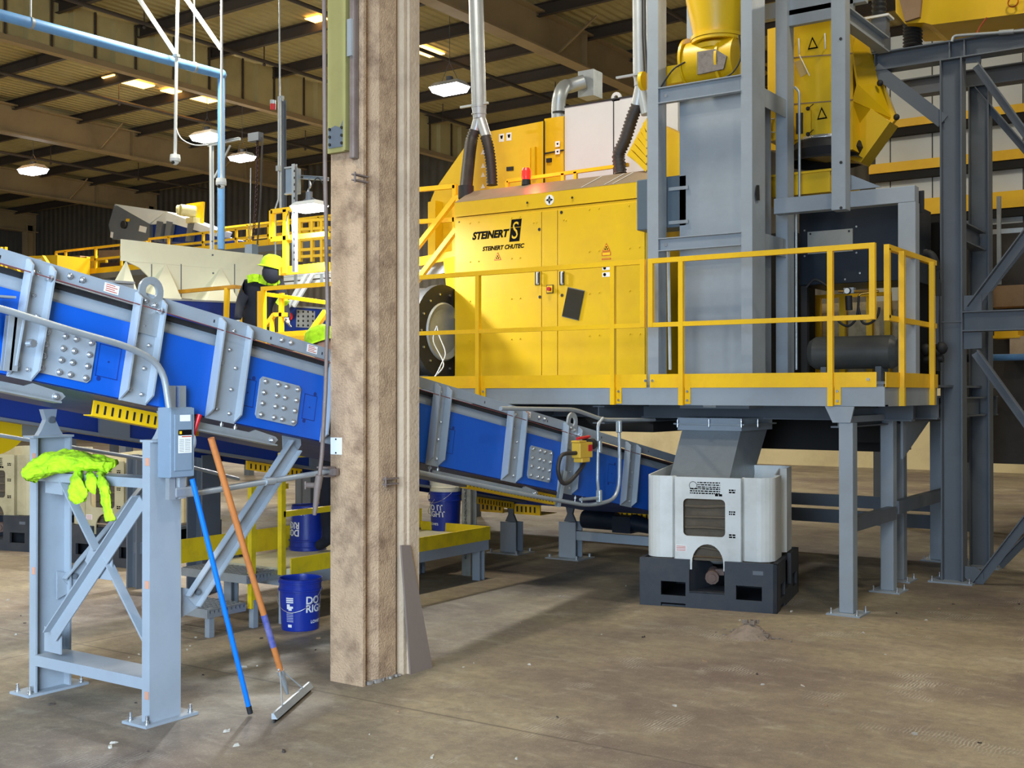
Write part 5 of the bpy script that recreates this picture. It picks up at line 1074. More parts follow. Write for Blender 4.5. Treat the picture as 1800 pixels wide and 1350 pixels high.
m=M(); c=AY(1455,268,YQ+.25); m.lathe([(.30,.10),(.34,.06),(.36,.0),(.32,-.07),(.36,-.10)],c,(0,0,1),32); m.build('rubber_collar',BLACK,r)
m=M(); m.lathe([(.31,.115),(.315,.095),(.31,.08)],c,(0,0,1),32); m.build('clamp_band',CHROME,r)
m=M(); c=AY(1455,285,YQ+.25); m.box((c.x-.6,c.y-.45,gz(345,c.x,YQ)),(c.x+.18,c.y+.4,gz(306,c.x,YQ))); m.box((c.x-.62,c.y-.47,gz(306,c.x,YQ)-.02),(c.x+.2,c.y+.42,gz(306,c.x,YQ))); m.build('tray',YEL,r)
m=M(); p0=AY(1398,152,YQ-.3); m.tube(fillet([p0,AY(1406,160,YQ-.3),AY(1406,350,YQ-.3)],.05),.012,8); m.build('bent_pipe',GALV,r)
# ======================= INNER GREY FRAME =======================
YI=9.7; r=thing('machine_frame','grey box-section frame right of the tower with a tall centre post','frame',(-3.1,YI,ZDK))
xa,xb=gx(1345,YI),gx(1610,YI); z1,z0=gz(336,-3.2,YI),gz(364,-3.2,YI)
m=M(); m.box((-3.87,YI,z0),(xb-.005,YI+.12,z1)); m.build('top_beam',STEEL,r,bev=.004)
xg=gx(1579,YI); m=M(); m.box((xg,YI+.001,ZDK+.001),(xb,YI+.119,z0)); m.build('right_post',STEEL,r,bev=.004)
x0,x1=gx(1464,YI-.1),gx(1489,YI-.1); m=M(); m.box((x0,YI-.13,gz(373,x0,YI)),(x1,YI-.002,8.0)); p=m.build('centre_post',STEEL,r,bev=.004)
for y in (67,285,365): m=M(); q=AY(1479,y,YI-.131); m.cyl(q,q+V((0,-.002,0)),.013,n=10); m.build('bolt_hole',BLACK,p)
m=M(); a=AY(1330,30,YI+.4); b=AY(1462,10,YI+.4); z=gz(25,a.x,YI+.4); m.box((gx(1327,YI+.4),YI+.4,z-.06),(x1,YI+.48,z+.08)); m.build('upper_tie',STEEL,r)
m=M(); m.beam(V((x1-.05,YI+.0,gz(25,x1,YI))),V((x1-.05,YI+1.1,gz(20,x1,YI)-.0)),Isec(.1,.14,.01)); m.build('upper_side_beam',STEEL,r)
p=AY(1618,354,YI+.2); m=M(); m.box(p+V((-.05,0,-.09)),p+V((.03,.02,.09))); m.build('black_bracket',BLACK,r)
m=M(); m.prism([AY(1492,305,YI+.05),AY(1550,328,YI+.05),AY(1492,334,YI+.05)],(0,.02,0)); m.build('gusset_plate',STEEL,r)
# ======================= COMPRESSOR CABINET + TANK =======================
YC=10.55; r=thing('control_cabinet','dark navy equipment cabinet with a grey name plate behind the orange guard rail','cabinet',(gx(1500,YC),YC,2.6))
x0,x1=gx(1405,YC),gx(1600,YC); m=M(); m.box((x0,YC,gz(502,x0,YC)),(x1,YC+.7,gz(372,x0,YC))); m.build('body',NAVY,r,bev=.006)
m=M(); 
xp0,xp1=gx(1420,YC-.02),gx(1499,YC-.02); m.box((xp0,YC-.02,gz(447,xp0,YC)),(xp1,YC-.003,gz(408,xp0,YC))); q=m.build('name_plate',mat('plate_grey',(150,150,142),.6),r)
for (x,y) in ((1425,411),(1493,406),(1425,443),(1493,438)): m=M(); p=AY(x,y,YC-.021); m.cyl(p,p+V((0,-.003,0)),.01,n=8); m.build('screw',BLACK,q)
m=M()
for (x,y) in ((1506,398),(1506,444),(1512,480),(1415,405),(1415,450),(1486,491),(1536,488)): p=AY(x,y,YC-.001); m.cyl(p,p+V((0,-.004,0)),.009,n=8)
m.build('fixing_bolt',CHROME,r)
for px in(1412,1592): x=gx(px,YC); m=M(); m.box((x-.03,YC+.02,ZDK+.001),(x+.03,YC+.08,gz(502,x,YC))); m.build('leg',BLACK,r)
m=M(); m.box((x0+.1,YC+.45,ZDK),(x1-.1,YC+.5,gz(502,x0,YC))) ; 
YK=10.0; xa,xb=gx(1410,YK),gx(1577,YK); zc=gz(618,-3.1,YK); r=thing('air_receiver','horizontal dark grey compressed air tank on the deck behind the guard rail','tank',((xa+xb)/2,YK+.15,ZDK))
RT=.145; m=M(); m.lathe([(0,0),(.07,.006),(.115,.03),(RT,.08),(RT,xb-xa-.08),(.115,xb-xa-.03),(.07,xb-xa-.006),(0,xb-xa)],(xa,YK+.15,zc),(1,0,0),36); m.build('shell',mat('tank_grey',(92,92,88),.35,.3,.5,(50,50,48),4),r)
for x in (xa+.15,xb-.2): m=M(); m.box((x,YK+.05,ZDK),(x+.05,YK+.25,zc-RT+.02)); m.build('saddle',DSTEEL,r)
m=M(); m.box((xa-.05,YK,ZDK),(xb,YK+.3,ZDK+.03)); m.build('base_frame',GALV,r)
r=thing('air_regulator','pressure regulator with round gauge and looping hoses above the air tank','regulator',tuple(AY(1490,545,YK+.2)))
p=AY(1489,511,YK+.2); m=M(); m.cyl(p+V((0,.03,0)),p,.03,n=20); q=m.build('gauge',BLACK,r); m=M(); m.cyl(p+V((0,-.002,0)),p,.025,n=20); m.build('gauge_face',LABELW,q); m=M(); m.box(p+V((-.04,.03,-.02)),p+V((.05,.09,.03))); m.build('valve_body',GALV,r)
m=M(); m.cyl(AY(1492,520,YK+.24),AY(1493,545,YK+.24),.03,n=14); m.build('filter_bowl',BLACK,r)
m=M(); m.tube([AY(1474,512,YK+.25),AY(1545,512,YK+.25)],.012,8); m.tube(fillet([AY(1545,512,YK+.25),AY(1510,517,YK+.2),AY(1508,560,YK+.2)],.03),.010,8); m.build('brass_pipe',mat('brass',(180,140,70),.3,.8,.2),r)
for P in ([(1468,555),(1478,568),(1492,573),(1504,562),(1508,548),(1510,520)],[(1509,540),(1516,566),(1530,568),(1543,555),(1546,540)],[(1418,505),(1432,492),(1450,500),(1462,510)]):
    m=M(); m.tube(path([AY(x,y,YK+.18) for x,y in P],6),.011,8); m.build('hose',BLACK,r)
# vertical pipes between tower and cabinet
for px,w,lb in ((1400,.012,'thin bright conduit running up right of the tower'),(1352,.02,'black ribbed cable riser between the tower posts')):
    m=M(); m.tube([AY(px,650,9.95),AY(px,372,9.95)],w,8); tag(m.build('riser_pipe',GALV if px>1380 else BLACK),lb,'pipe')
# clutter seen through beneath the cabinet: yellow pallet frames
r=thing('yellow_rack','yellow rack of pale stacked material seen beneath the navy cabinet','rack',(gx(1450,12.2),12.2,ZDK))
for px in (1410,1437,1480,1528,1560): x=gx(px,12.2); m=M(); m.box((x-.03,12.2,ZDK),(x+.03,12.26,gz(520,x,12.2))); m.build('upright',SAFE,r)
m=M(); x0,x1=gx(1410,12.2),gx(1565,12.2); m.box((x0,12.19,gz(526,x0,12.2)),(x1,12.26,gz(520,x0,12.2))); m.build('top_bar',SAFE,r)
m=M(); m.box((x0,12.4,ZDK),(gx(1640,12.4),12.9,gz(535,x0,12.4))); m.build('pale_stack',mat('block_stack',(190,176,140),.8,0,.6,(80,66,46),9,.5),r)
m=M(); m.box((-5.1,11.2,ZDK),(gx(1396,11.2),11.8,3.3)); tag(m.build('shadow_box',DARKW),'near-black box standing in for shadow behind the tower posts','machine housing')  # dark block put in where only black shadow lies
m=M(); m.box((gx(1612,11.9),11.9,ZDK),(gx(1662,11.9),12.4,gz(392,gx(1630,11.9),11.9))); tag(m.build('shadow_box',DARKW),'near-black box standing in for shadow left of the right steel frame','machine housing')  # second dark block of painted shade
# valve pipe assembly
YV=10.45; r=thing('valve_assembly','black pipe and valve assembly standing at the right end of the deck','valve',tuple(AY(1643,650,YV)))
m=M(); m.tube(path([AY(1625,447,YV),AY(1636,448,YV),AY(1643,460,YV),AY(1645,475,YV)],5),.04,14); m.build('hose_elbow',BLACK,r)
m=M(); m.lathe([(.0,.0),(.03,.0),(.03,.05),(.045,.05),(.045,.1),(.03,.1),(.035,.2),(.02,.2)],AY(1645,512,YV),(0,0,1),16); m.cyl(AY(1645,514,YV)+V((0,0,-.03)),AY(1645,505,YV)+V((0,0,.04)),.05,n=14); m.build('union',mat('pipe_dark',(60,62,64),.35,.5,.3),r)
m=M(); m.tube([AY(1645,520,YV),AY(1645,605,YV)],.032,14); m.build('riser',mat('chrome_pipe',(120,122,124),.2,.9,.2),r)
m=M(); 
for (x,y) in ((1628,615),(1645,620),(1655,612)): m.ball(AY(x,y,YV),.055,12)
m.tube([AY(1625,632,YV),AY(1658,630,YV)],.035,12); m.tube([AY(1645,605,YV),AY(1645,652,YV)],.04,12); m.build('manifold',BLACK,r)
# ======================= RIGHT STEEL STRUCTURE =======================
r=thing('support_structure','heavy dark grey steel frame of columns, beams and diagonal braces at the right','frame',(-1.6,11.4,0))
Y1_,Y2_=10.95,12.05; XC1,XC2=-2.67,-2.68; ZC=gz(112,XC1,Y1_)
def col_(x,y,zt__,h=.16,w=.19):
    m=M(); m.beam((x,y,.014),(x,y,zt__),Isec(h,w,.01,.012),(1,0,0)); c=m.build('column',DSTEEL,r); base_plate(r,x-.19,x+.19,y-.16,y+.16)
    return c
z=gz(113,gx(1528,Y1_),Y1_); ZT1=z+.075
col_(XC1,Y1_,ZT1-.16); col_(XC2,Y2_,ZT1-.16); col_(-.6,Y1_,ZT1-.16); col_(-.6,Y2_,ZT1-.16)
for y in (Y1_,Y2_):
    m=M(); z=gz(113,gx(1528,y),y) if y==Y1_ else gz(113,gx(1528,Y1_),Y1_); m.beam((gx(1529,Y1_),y,z),(0.2,y,z),Isec(.16,.17,.01,.012)); m.build('top_beam',DSTEEL,r)
for px in (1543,1674,1700): 
    x=gx(px,Y1_); m=M(); m.box((x-.005,Y1_-.075,z-.075),(x+.005,Y1_+.075,z+.075)); m.build('stiffener',DSTEEL,r)
m=M(); m.beam(AY(1542,122,Y1_),AY(1662,215,Y1_),Isec(.12,.13,.01),(0,1,0)); m.build('knee_brace',DSTEEL,r)
zm=gz(565,-2.5,Y1_)
for y in (Y1_,): m=M(); m.beam((XC1+.09,y,zm),(0.2,y,zm),Isec(.15,.18,.01,.012)); m.build('middle_beam',DSTEEL,r)
m=M(); m.box((XC1-.09,Y1_-.085,zm-.005),(XC1+.09,Y1_-.07,zm+.005)); m.build('stiffener',DSTEEL,r)
for (ya,yb_) in ((386,430),(696,728)):
    zz=gz((ya+yb_)/2+3,-2.66,11.3); m=M(); m.beam((XC1,Y1_+.08,zz),(XC2,Y2_-.08,zz),Isec(.13,.18,.01)); m.build('side_beam',DSTEEL,r)
def diag(a,b,w=.08,y=Y1_,nm='diagonal_brace'):
    m=M(); A,B=AY(*a,y),AY(*b,y); m.beam(A,B,Lsec(w,w,.01),(0,-1,0)); m.build(nm,DSTEEL,r)
diag((1702,538),(1830,368)); diag((1722,615),(1830,765)); diag((1710,1022),(1850,842)); diag((1724,110),(1850,285),.07); diag((1700,548),(1850,360),.07,Y2_); diag((1752,990),(1880,860),.07,Y2_); diag((1714,88+60),(1880,340),.07,Y2_)
for P,y in (([(1692,520),(1726,518),(1726,546),(1692,546)],Y1_),([(1692,584),(1726,584),(1726,612),(1692,614)],Y1_),([(1695,995),(1714,996),(1728,1008),(1728,1018),(1710,1027),(1695,1015)],Y1_),([(1700,82+15),(1726,80+15),(1726,108),(1698,110)],Y1_)):
    m=M(); m.prism([AY(a,b,y-.02) for a,b in P],(0,.012,0)); m.build('gusset_plate',DSTEEL,r)
# stub and isolators on the beam end
p=AY(1545,98,Y1_); m=M(); z0=z+.09; m.box((p.x-.08,Y1_-.08,z0),(p.x+.09,Y1_+.08,z0+.2)); m.box((p.x-.05,Y1_-.05,z0+.2),(p.x+.09,Y1_+.06,z0+.32)); m.build('pedestal',DSTEEL,r)
m=M(); m.box((p.x-.12,Y1_-.08,z0+.32),(p.x+.12,Y1_+.1,z0+.34)); m.build('pad_plate',LABELW,r)
def spring(c,r0,h,lb):
    m=M(); n=9; m.lathe([(r0*(1 if i%2 else .82),h*i/(2*n)) for i in range(2*n+1)],c,(0,0,1),22); tag(m.build('isolator_spring',mat('spring_'+str(int(r0*100)),(46,48,50),.45,.3,.3)),lb,'spring')
spring(V((p.x+.01,Y1_,z0+.34)),.07,.42,'dark ribbed isolator spring standing on the end of the right steel frame')
q=AY(1606,82,11.6); spring(q,.095,.3,'black ribbed bellows under the yellow beam, top right')
# yellow machine beam top right
r=thing('yellow_trough','yellow machine trough crossing the top right corner above the grey frame','machine',tuple(AY(1700,40,11.5)))
m=M(); prof(m,[(1575,-60),(1576,20),(1592,40),(1625,38),(1640,42),(1830,18),(1830,-80)],11.4,.7); m.build('trough',YEL,r)
m=M(); prof(m,[(1583,0),(1583,-40),(1625,-40),(1618,28),(1592,36)],11.35,.05); m.build('brown_end_plate',BROWNM,r)
m=M(); p=AY(1783,2,11.35); m.lathe([(.04,-.01),(.05,0),(.04,.01)],p,(0,1,0),16); m.build('orange_ring',mat('orange_ring',(200,90,20),.4),r)
r=thing('conduit_run','grey conduit with junction fitting along the top of the right steel frame','conduit',tuple(AY(1680,70,Y1_)))
m=M(); m.tube(fillet([AY(1675,72,Y1_-.1),AY(1678,62,Y1_-.1),AY(1700,60,Y1_-.1),AY(1760,56,Y1_-.1),AY(1830,50,Y1_-.1)],.05),.014,8); m.build('pipe',GALV,r); m=M(); m.cyl(AY(1758,56,Y1_-.1),AY(1784,54,Y1_-.1),.022,n=12); m.build('fitting',GALV,r)
m=M(); m.tube(path([AY(1715,66,Y1_-.05),AY(1725,45,Y1_+.3),AY(1740,25,Y1_+.5)],5),.008,6); m.build('red_cable',mat('red_cable',(150,50,40),.5),r)
# clutter behind right structure
r=thing('blue_water_pipe','blue painted pipe crossing behind the right steel frame','pipe',tuple(AY(1740,628,13)))
m=M(); m.tube([AY(1712,629,13),AY(1900,626,13)],.035,12); m.build('pipe',PIPEB,r); m=M(); m.tube([AY(1696,629,13),AY(1730,629,13)],.05,12); m.build('coupling',BLACK,r)
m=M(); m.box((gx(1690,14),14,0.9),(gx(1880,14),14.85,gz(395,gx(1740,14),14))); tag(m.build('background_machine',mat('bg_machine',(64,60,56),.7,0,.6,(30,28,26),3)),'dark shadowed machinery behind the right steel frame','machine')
for i,(x0,x1,y0,y1,c,lb) in enumerate(((1745,1800,500,535,BROWNM,'brown crate stacked high behind the right steel frame'),(1748,1790,560,590,SAFE,'yellow crate behind the right steel frame'),(1775,1830,590,625,COLL,'pale box low behind the right steel frame'))):
    m=M(); a=AY(x0,y1,13.6); b=AY(x1,y0,13.6); m.box(a,b+V((0,.35,0))); m.box(a+V((-.02,-.01,-.03)),V((b.x+.02,b.y+.3,a.z))); tag(m.build('storage_crate',c),lb,'crate')
m=M(); a=AY(1757,345,13.2); m.beam(a,AY(1757,500,13.2),Rsec(.04,.04),(0,1,0)); a=AY(1740,408,13.2); m.beam(a,AY(1800,404,13.2),Rsec(.03,.05)); tag(m.build('strut_frame',GALV),'thin galvanised strut cross behind the right steel frame','frame')
# conduits under the deck beside the conveyor
XN=-4.72
r=thing('under_deck_conduit','grey conduit looping under the deck and along the lower end of the blue conveyor','conduit',tuple(AX(1060,730,XN)))
m=M(); m.tube(fillet([AX(880,718,XN),AX(1010,720,XN),AX(1060,738,XN),AX(1150,738,XN)],.1),.016,10); m.tube([AX(1088,738,XN),AX(1089,820,XN)],.015,10); m.tube(fillet([AX(1089,800,XN),AX(1088,875,XN),AX(1040,890,XN),AX(900,865,XN),AX(735,830,XN)],.22),.016,10); m.build('pipe',GALV,r)
m=M(); m.tube(fillet([AX(1060,735,XN+.02),AX(1051,745,XN+.02),AX(1051,775,XN+.02)],.05),.013,10); m.tube(fillet([AX(1051,790,XN+.02),AX(1050,845,XN+.02),AX(1053,875,XN+.02),AX(1020,878,XN+.02)],.03),.013,10); m.build('branch_pipe',GALV,r)
for (x,y) in ((1088,750),(1053,785),(1053,872)): m=M(); p=AX(x,y,XN+.02); m.cbox(p,(.04,.04,.10)); m.build('conduit_body',GALV,r,bev=.008)
m=M(); a,b=AX(992,828,XN-.03),AX(980,890,XN-.03); m.beam(a,b,Csec(.04,.03,.004),(1,0,0)); m.build('strut_channel',GALV,r)
# yellow pull switch
p=AX(1022,793,CX+.13); r=thing('pull_cord_switch','yellow safety pull-cord switch box on the lower part of the conveyor','switch',tuple(p))
m=M(); m.box(p+V((-.03,-.10,-.05)),p+V((.05,.09,.07))); m.box(p+V((-.03,-.07,-.085)),p+V((.05,.05,-.05))); m.box(p+V((-.03,-.11,.07)),p+V((.05,.0,.085))); q=m.build('housing',mat('switch_yellow',(214,170,50),.4,0,.2),r,bev=.006)
m=M(); m.box(p+V((.051,.02,-.0)),p+V((.053,.08,.05))); m.build('red_label',RED,q)
m=M(); m.tube([p+V((0,-.06,.10)),p+V((0,.12,.11))],.012,8); m.build('red_lever',RED,r); m=M(); m.cyl(p+V((0,.12,.05)),p+V((0,.17,.05)),.045,n=16); m.build('black_wheel',BLACK,r)
m=M(); m.tube(path([p+V((.01,-.10,-.01)),AX(988,800,CX+.14),AX(981,825,CX+.14),AX(988,848,CX+.14),AX(1002,846,CX+.14),AX(1020,825,CX+.14),p+V((.01,.03,-.09))],6),.016,10); m.build('flexible_conduit',HOSE,r)

# ---- yellow stair beside the upper housing, seen right of the building column
YS=10.6; r=thing('access_stair','yellow access stair and landing rails between the building column and the sorting machine','stair',tuple(AY(765,480,YS)))
def ys(pts,Y=YS,w=.05,nm='rail'):
    P=[AY(x,y,Y) for x,y in pts]
    for a,b in zip(P,P[1:]): m=M(); tubebar(m,a,b,w); m.build(nm,SAFE,r)
ys([(690,337),(801,327)],nm='top_rail'); ys([(690,392),(800,386)],nm='middle_rail'); ys([(800,325),(800,452)],nm='post'); ys([(690,490),(803,345)],YS-.3,.055,'handrail'); ys([(705,530),(803,402)],YS-.3,.055,'handrail'); ys([(806,343),(806,402)],YS-.3,.05,'post')
m=M(); prof(m,[(690,460),(800,440),(800,455),(690,476)],YS,.04); m.build('landing_toe_board',SAFE,r)
m=M(); prof(m,[(690,478),(796,456),(796,476),(690,500)],YS+.1,.15); m.build('landing_beam',GALV,r)
x=gx(796,YS); m=M(); m.box((x-.05,YS+.1,ZDK),(x+.03,YS+.2,gz(470,x,YS))); m.build('landing_leg',DSTEEL,r)
# ======================= LEFT BACKGROUND =======================
# hopper sheet and blue trough
XS=-12.; r=thing('hopper_sheet','wide cream sheet-metal hopper wall with triangular stiffeners beyond the blue conveyor','hopper',(XS,10.3,2.7))
m=M(); T=.02
m.prism([AX(213,420,XS),AX(462,448,XS),AX(462,478,XS),AX(213,458,XS)],(-T,0,0)); m.prism([AX(222,459,XS),AX(462,478,XS),AX(462,530,XS),AX(300,524,XS),AX(245,470,XS)],(-T,0,0)); m.build('sheet',CREAM,r)
for (a,b,c) in (((291,463),(262,525),(320,527)),((388,470),(362,528),(420,530)),((222,459),(213,520),(245,522))):
    m=M(); A,B,C=AX(*a,XS),AX(*b,XS+.25),AX(*c,XS+.25); m.hull2([A,B,C],[A+V((-.02,0,0)),B+V((-.3,0,0)),C+V((-.3,0,0))]); m.build('stiffener',CREAM,r)
m=M(); 
for px in (266,318,412): a=AX(px,464,XS+.002); b=AX(px,522,XS+.002); m.beam(a,b,Rsec(.012,.006),(1,0,0))
m.build('seam',DSTEEL,r)
for px,py in ((372,424),(373,448),(374,480),(453,430)): p=AX(px,py,XS+.004); m=M(); m.cyl(p,p+V((.01,0,0)),.012,n=8); m.build('screw',DSTEEL,r)
r=thing('blue_trough','dark blue conveyor trough below the cream hopper sheet behind the shaded railing','conveyor',(-11,10.5,1.8))
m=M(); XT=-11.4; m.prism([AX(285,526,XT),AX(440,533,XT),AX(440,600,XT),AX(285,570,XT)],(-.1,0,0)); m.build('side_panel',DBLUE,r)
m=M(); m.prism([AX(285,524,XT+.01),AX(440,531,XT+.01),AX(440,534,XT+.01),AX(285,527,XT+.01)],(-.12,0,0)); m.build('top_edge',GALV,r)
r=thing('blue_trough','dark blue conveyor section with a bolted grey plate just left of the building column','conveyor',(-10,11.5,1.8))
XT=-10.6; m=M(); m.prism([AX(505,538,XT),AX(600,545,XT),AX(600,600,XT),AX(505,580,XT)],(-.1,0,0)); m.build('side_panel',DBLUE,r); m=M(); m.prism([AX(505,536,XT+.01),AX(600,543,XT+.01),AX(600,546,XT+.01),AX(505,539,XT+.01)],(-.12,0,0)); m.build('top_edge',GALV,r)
m=M(); m.prism([AX(521,544,XT+.003),AX(553,547,XT+.003),AX(553,577,XT+.003),AX(520,575,XT+.003)],(.006,0,0)); q=m.build('splice_plate',GALV,r); 
for i in range(4):
    for j in range(4): p=AX(524+i*8.5,548+j*8,XT+.009); m=M().cyl(p,p+V((.006,0,0)),.014,n=8); m.build('bolt',BLACK,q)
m=M(); p=AX(508,556,XT+.03); m.cyl(p,p+V((.02,0,0)),.045,n=14); m.build('red_button',RED,r)
for o_,xx,ys_ in ((bpy.data.objects['blue_trough'],-11.46,(10.1,11.0)),(bpy.data.objects['blue_trough.001'],-10.66,(11.6,12.3))):
    for y_ in ys_: m=M(); m.box((xx-.04,y_-.04,1.762),(xx+.04,y_+.04,2.55)); m.build('leg',DSTEEL,o_)
# grey walls under it at left
m=M(); X_=-10.8; m.prism([AX(70,485,X_),AX(235,496,X_),AX(235,545,X_),AX(70,520,X_)],(-.05,0,0)); m.prism([AX(70,484,X_+.03),AX(237,495,X_+.03),AX(237,499,X_+.03),AX(70,488,X_+.03)],(-.1,0,0)); tag(m.build('grey_side_wall',DSTEEL),'dark grey plate wall above the blue conveyor at the left','panel')
r=thing('rear_work_platform','grey work platform edge behind the blue conveyor where the worker stands','platform',(-11,11,1.7))
m=M(); m.box((-13,9.6,1.70),(-9.32,13.2,1.76)); m.build('deck_plate',DSTEEL,r)
for x in(-12.8,-9.5):
    for y in(9.8,13): m=M(); m.box((x-.06,y-.06,0),(x+.06,y+.06,1.7)); m.build('leg',DSTEEL,r)
r=thing('high_gangway','high steel gangway deck carrying the distant yellow railings','platform',(-19,17,4))
for (xa,xb,ya,yb_,z) in ((gx(98,16),gx(262,16),15.98,17.9,gz(487,gx(98,16),16)),(gx(262,16.5),gx(590,16.5),16.48,17.9,gz(452,gx(262,16.5),16.5))):
    m=M(); m.box((xa,ya,z-.12),(xb,yb_,z-.001)); m.build('deck_plate',DSTEEL,r)
    for x in (xa+.1,(xa+xb)/2,xb-.1): m=M(); m.box((x-.07,ya+.3,0),(x+.07,ya+.44,z-.12)); m.build('leg',DSTEEL,r)
# ---- upper inclined conveyor with control panel
YG=17.; r=thing('inclined_feed_conveyor','distant grey inclined conveyor with a control panel under the far lamps','conveyor',tuple(AY(240,420,YG)))
m=M(); prof(m,[(200,360),(232,372),(262,392),(262,420),(196,420),(190,395)],YG,.5); b=m.build('control_panel_housing',DSTEEL,r)
m=M(); prof(m,[(200,358),(290,371),(262,393)],YG-.05,.3) ; m.build('cover_sheet',WHITE,r)
m=M(); prof(m,[(290,371),(383,405),(378,415),(300,392),(262,394)],YG,.4); m.build('white_side',WHITE,r)
m=M(); prof(m,[(262,394),(300,392),(400,420),(398,428),(262,424)],YG+.1,.5); m.build('blue_side',DBLUE,r)
for px in (275,292,330): m=M(); prof(m,[(px,388),(px+10,390),(px+4,424),(px-5,424)],YG-.02,.1); m.build('frame_rib',DSTEEL,r)
m=M(); p=AY(219,395,YG-.01); m.cyl(p,p+V((0,-.06,0)),.09,n=14); m.build('rotary_switch',BLACK,b); m=M(); prof(m,[(221,384),(227,384),(226,389),(220,389)],YG-.02,.01); m.build('yellow_mark',SAFE,b)
m=M(); prof(m,[(245,396),(257,399),(255,409),(243,406)],YG-.01,.01); q=m.build('warning_sticker',LABELW,b); m=M(); prof(m,[(194,407),(198,408),(197,418),(193,417)],YG-.01,.01); m.build('paper_label',LABELW,b)
r=thing('drive_motor','cream electric motor on a yellow mounting plate above the distant grey conveyor','motor',tuple(AY(335,390,YG-.2)))
m=M(); c=AY(316,369,YG-.3); m.cyl(c,AY(342,372,YG),.125,n=18); m.cyl(c+V((-.05,-.03,0)),c,.105,n=18); m.build('motor_body',MOTOR,r); m=M(); m.box(AY(326,392,YG-.1),AY(352,383,YG+.1)); m.build('gearbox',MOTOR,r)
m=M(); prof(m,[(327,358),(356,354),(354,392),(340,392),(327,375)],YG+.1,.06); m.build('mounting_plate',SAFE,r)
# yellow railings far
def pxrail(lb,Y,xs,top,mid,bot,mt=SAFE,w=.045,rails=None,grp='distant yellow railings'):
    r=thing('guard_rail',lb,'railing',tuple(AY((xs[0]+xs[-1])/2,bot[0],Y)),grp)
    x0,x1=gx(xs[0],Y),gx(xs[-1],Y)
    for i,z in enumerate((gz(top[0],x0,Y),gz(mid[0],x0,Y))): m=M(); tubebar(m,(x0,Y,z),(x1,Y,z),w); m.build('top_rail' if i==0 else 'middle_rail',mt,r)
    z0=gz(bot[0],x0,Y); zt=gz(top[0],x0,Y)
    for p in xs: x=gx(p,Y); m=M(); tubebar(m,(x,Y,z0),(x,Y,zt),w); m.build('post',mt,r)
    m=M(); m.box((x0,Y-.01,z0),(x1,Y+.0,z0+.12)); m.build('toe_board',mt,r)
    return r
pxrail('far yellow guard rail on a high gangway left of the cream sheet',16,[98,115,168,213,258],(443,),(463,),(487,))
pxrail('yellow guard rail on a higher far gangway either side of the blue vertical pipe',16.5,[262,296,357,387,415,440,472,505,545,585],(420.,),(436,),(452,))
pxrail('far yellow guard rail behind the grey control conveyor and the columns',17.8,[395,435,478,520,560,590],(400,),(424,),(455,),mt=YEL)
r=thing('yellow_gangway_machine','yellow machine body far left beyond the conveyor','machine',tuple(AY(65,490,15)))
m=M(); prof(m,[(0,452),(100,448),(100,492),(0,500)],15,.8); b=m.build('body',YEL,r); m=M(); prof(m,[(60,455),(73,454),(74,469),(61,471)],14.98,.01); m.build('white_sheet',LABELW,b); m=M(); prof(m,[(36,469),(46,468),(46,472),(36,473)],14.98,.01); m.build('printed_name',BLACKT,b)
for a,b_ in (((10,443),(36,485)),((75,451),(103,495))): m=M(); tubebar(m,AY(*a,14.6),AY(*b_,14.6),.07); m.build('stair_rail',SAFE,r)
for x in (1,9): m=M(); tubebar(m,AY(x,434,14.6),AY(x,480,14.6),.06); m.build('rail_post',SAFE,r)
r=thing('parts_rack','brown and yellow rack behind the far left gangway rail','rack',tuple(AY(170,495,17)))
for (x0,x1,y0,y1,mt) in ((118,140,450,485,BROWNM),(142,152,452,487,SAFE),(158,170,450,488,SAFE),(172,210,440,455,BROWNM),(175,212,462,485,mat('dark_wood',(70,44,34),.7))):
    m=M(); prof(m,[(x0,y0),(x1,y0-1),(x1,y1),(x0,y1)],17.2,.3); m.build('rack_panel',mt,r)
# near yellow cage and rails round the worker
r=thing('yellow_stair_cage','bright yellow ladder cage and handrails beside the small bright lamp, left of the building column','railing',tuple(AY(520,480,9.15)))
def px_tube(pts,Y,w=.05,nm='rail',mt=SAFE):
    m=M(); P=[AY(x,y,Y) for x,y in pts]
    for a,b in zip(P,P[1:]): tubebar(m,a,b,w)
    m.build(nm,mt,r)
px_tube([(478,370),(478,420)],9.15); px_tube([(502,368),(502,480)],9.15); px_tube([(478,372),(516,367)],9.15); px_tube([(478,421),(575,411)],9.15)
m=M(); prof(m,[(490,470),(575,460),(575,476),(490,484)],9.15,.05); m.build('toe_board',SAFE,r)
for a in (528,549,566): px_tube([(a,388),(a,460)],12,.045,'upright',YEL)
for y in (385,400,418,436,448): px_tube([(516,y+4),(580,y)],12,.04,'cross_rail',YEL)
r=thing('roller_rack','white and grey aluminium roller frame behind the yellow rail left of the column','frame',tuple(AY(540,520,10.6)))
for (y0) in (481,488,497): m=M(); A=AY(500,y0+3,10.6);B=AY(580,y0-4,10.6); m.beam(A,B,Rsec(.03,.045)); m.build('side_rail',WHITE,r)
for x in (520,545,566): m=M(); m.beam(AY(x,482,10.58),AY(x,500,10.58),Rsec(.04,.03),(0,1,0)); m.build('bracket',GALV,r)
for (a,b) in (((540,480),(505,540)),((551,480),(516,538))): m=M(); m.beam(AY(*a,10.4),AY(*b,10.4),Rsec(.05,.03),(0,1,0)); m.build('inclined_leg',WHITE,r)
r=thing('shaded_railing','shaded yellow railing painted orange-brown with a mid post in front of the blue trough','railing',tuple(AY(350,560,9.9)))
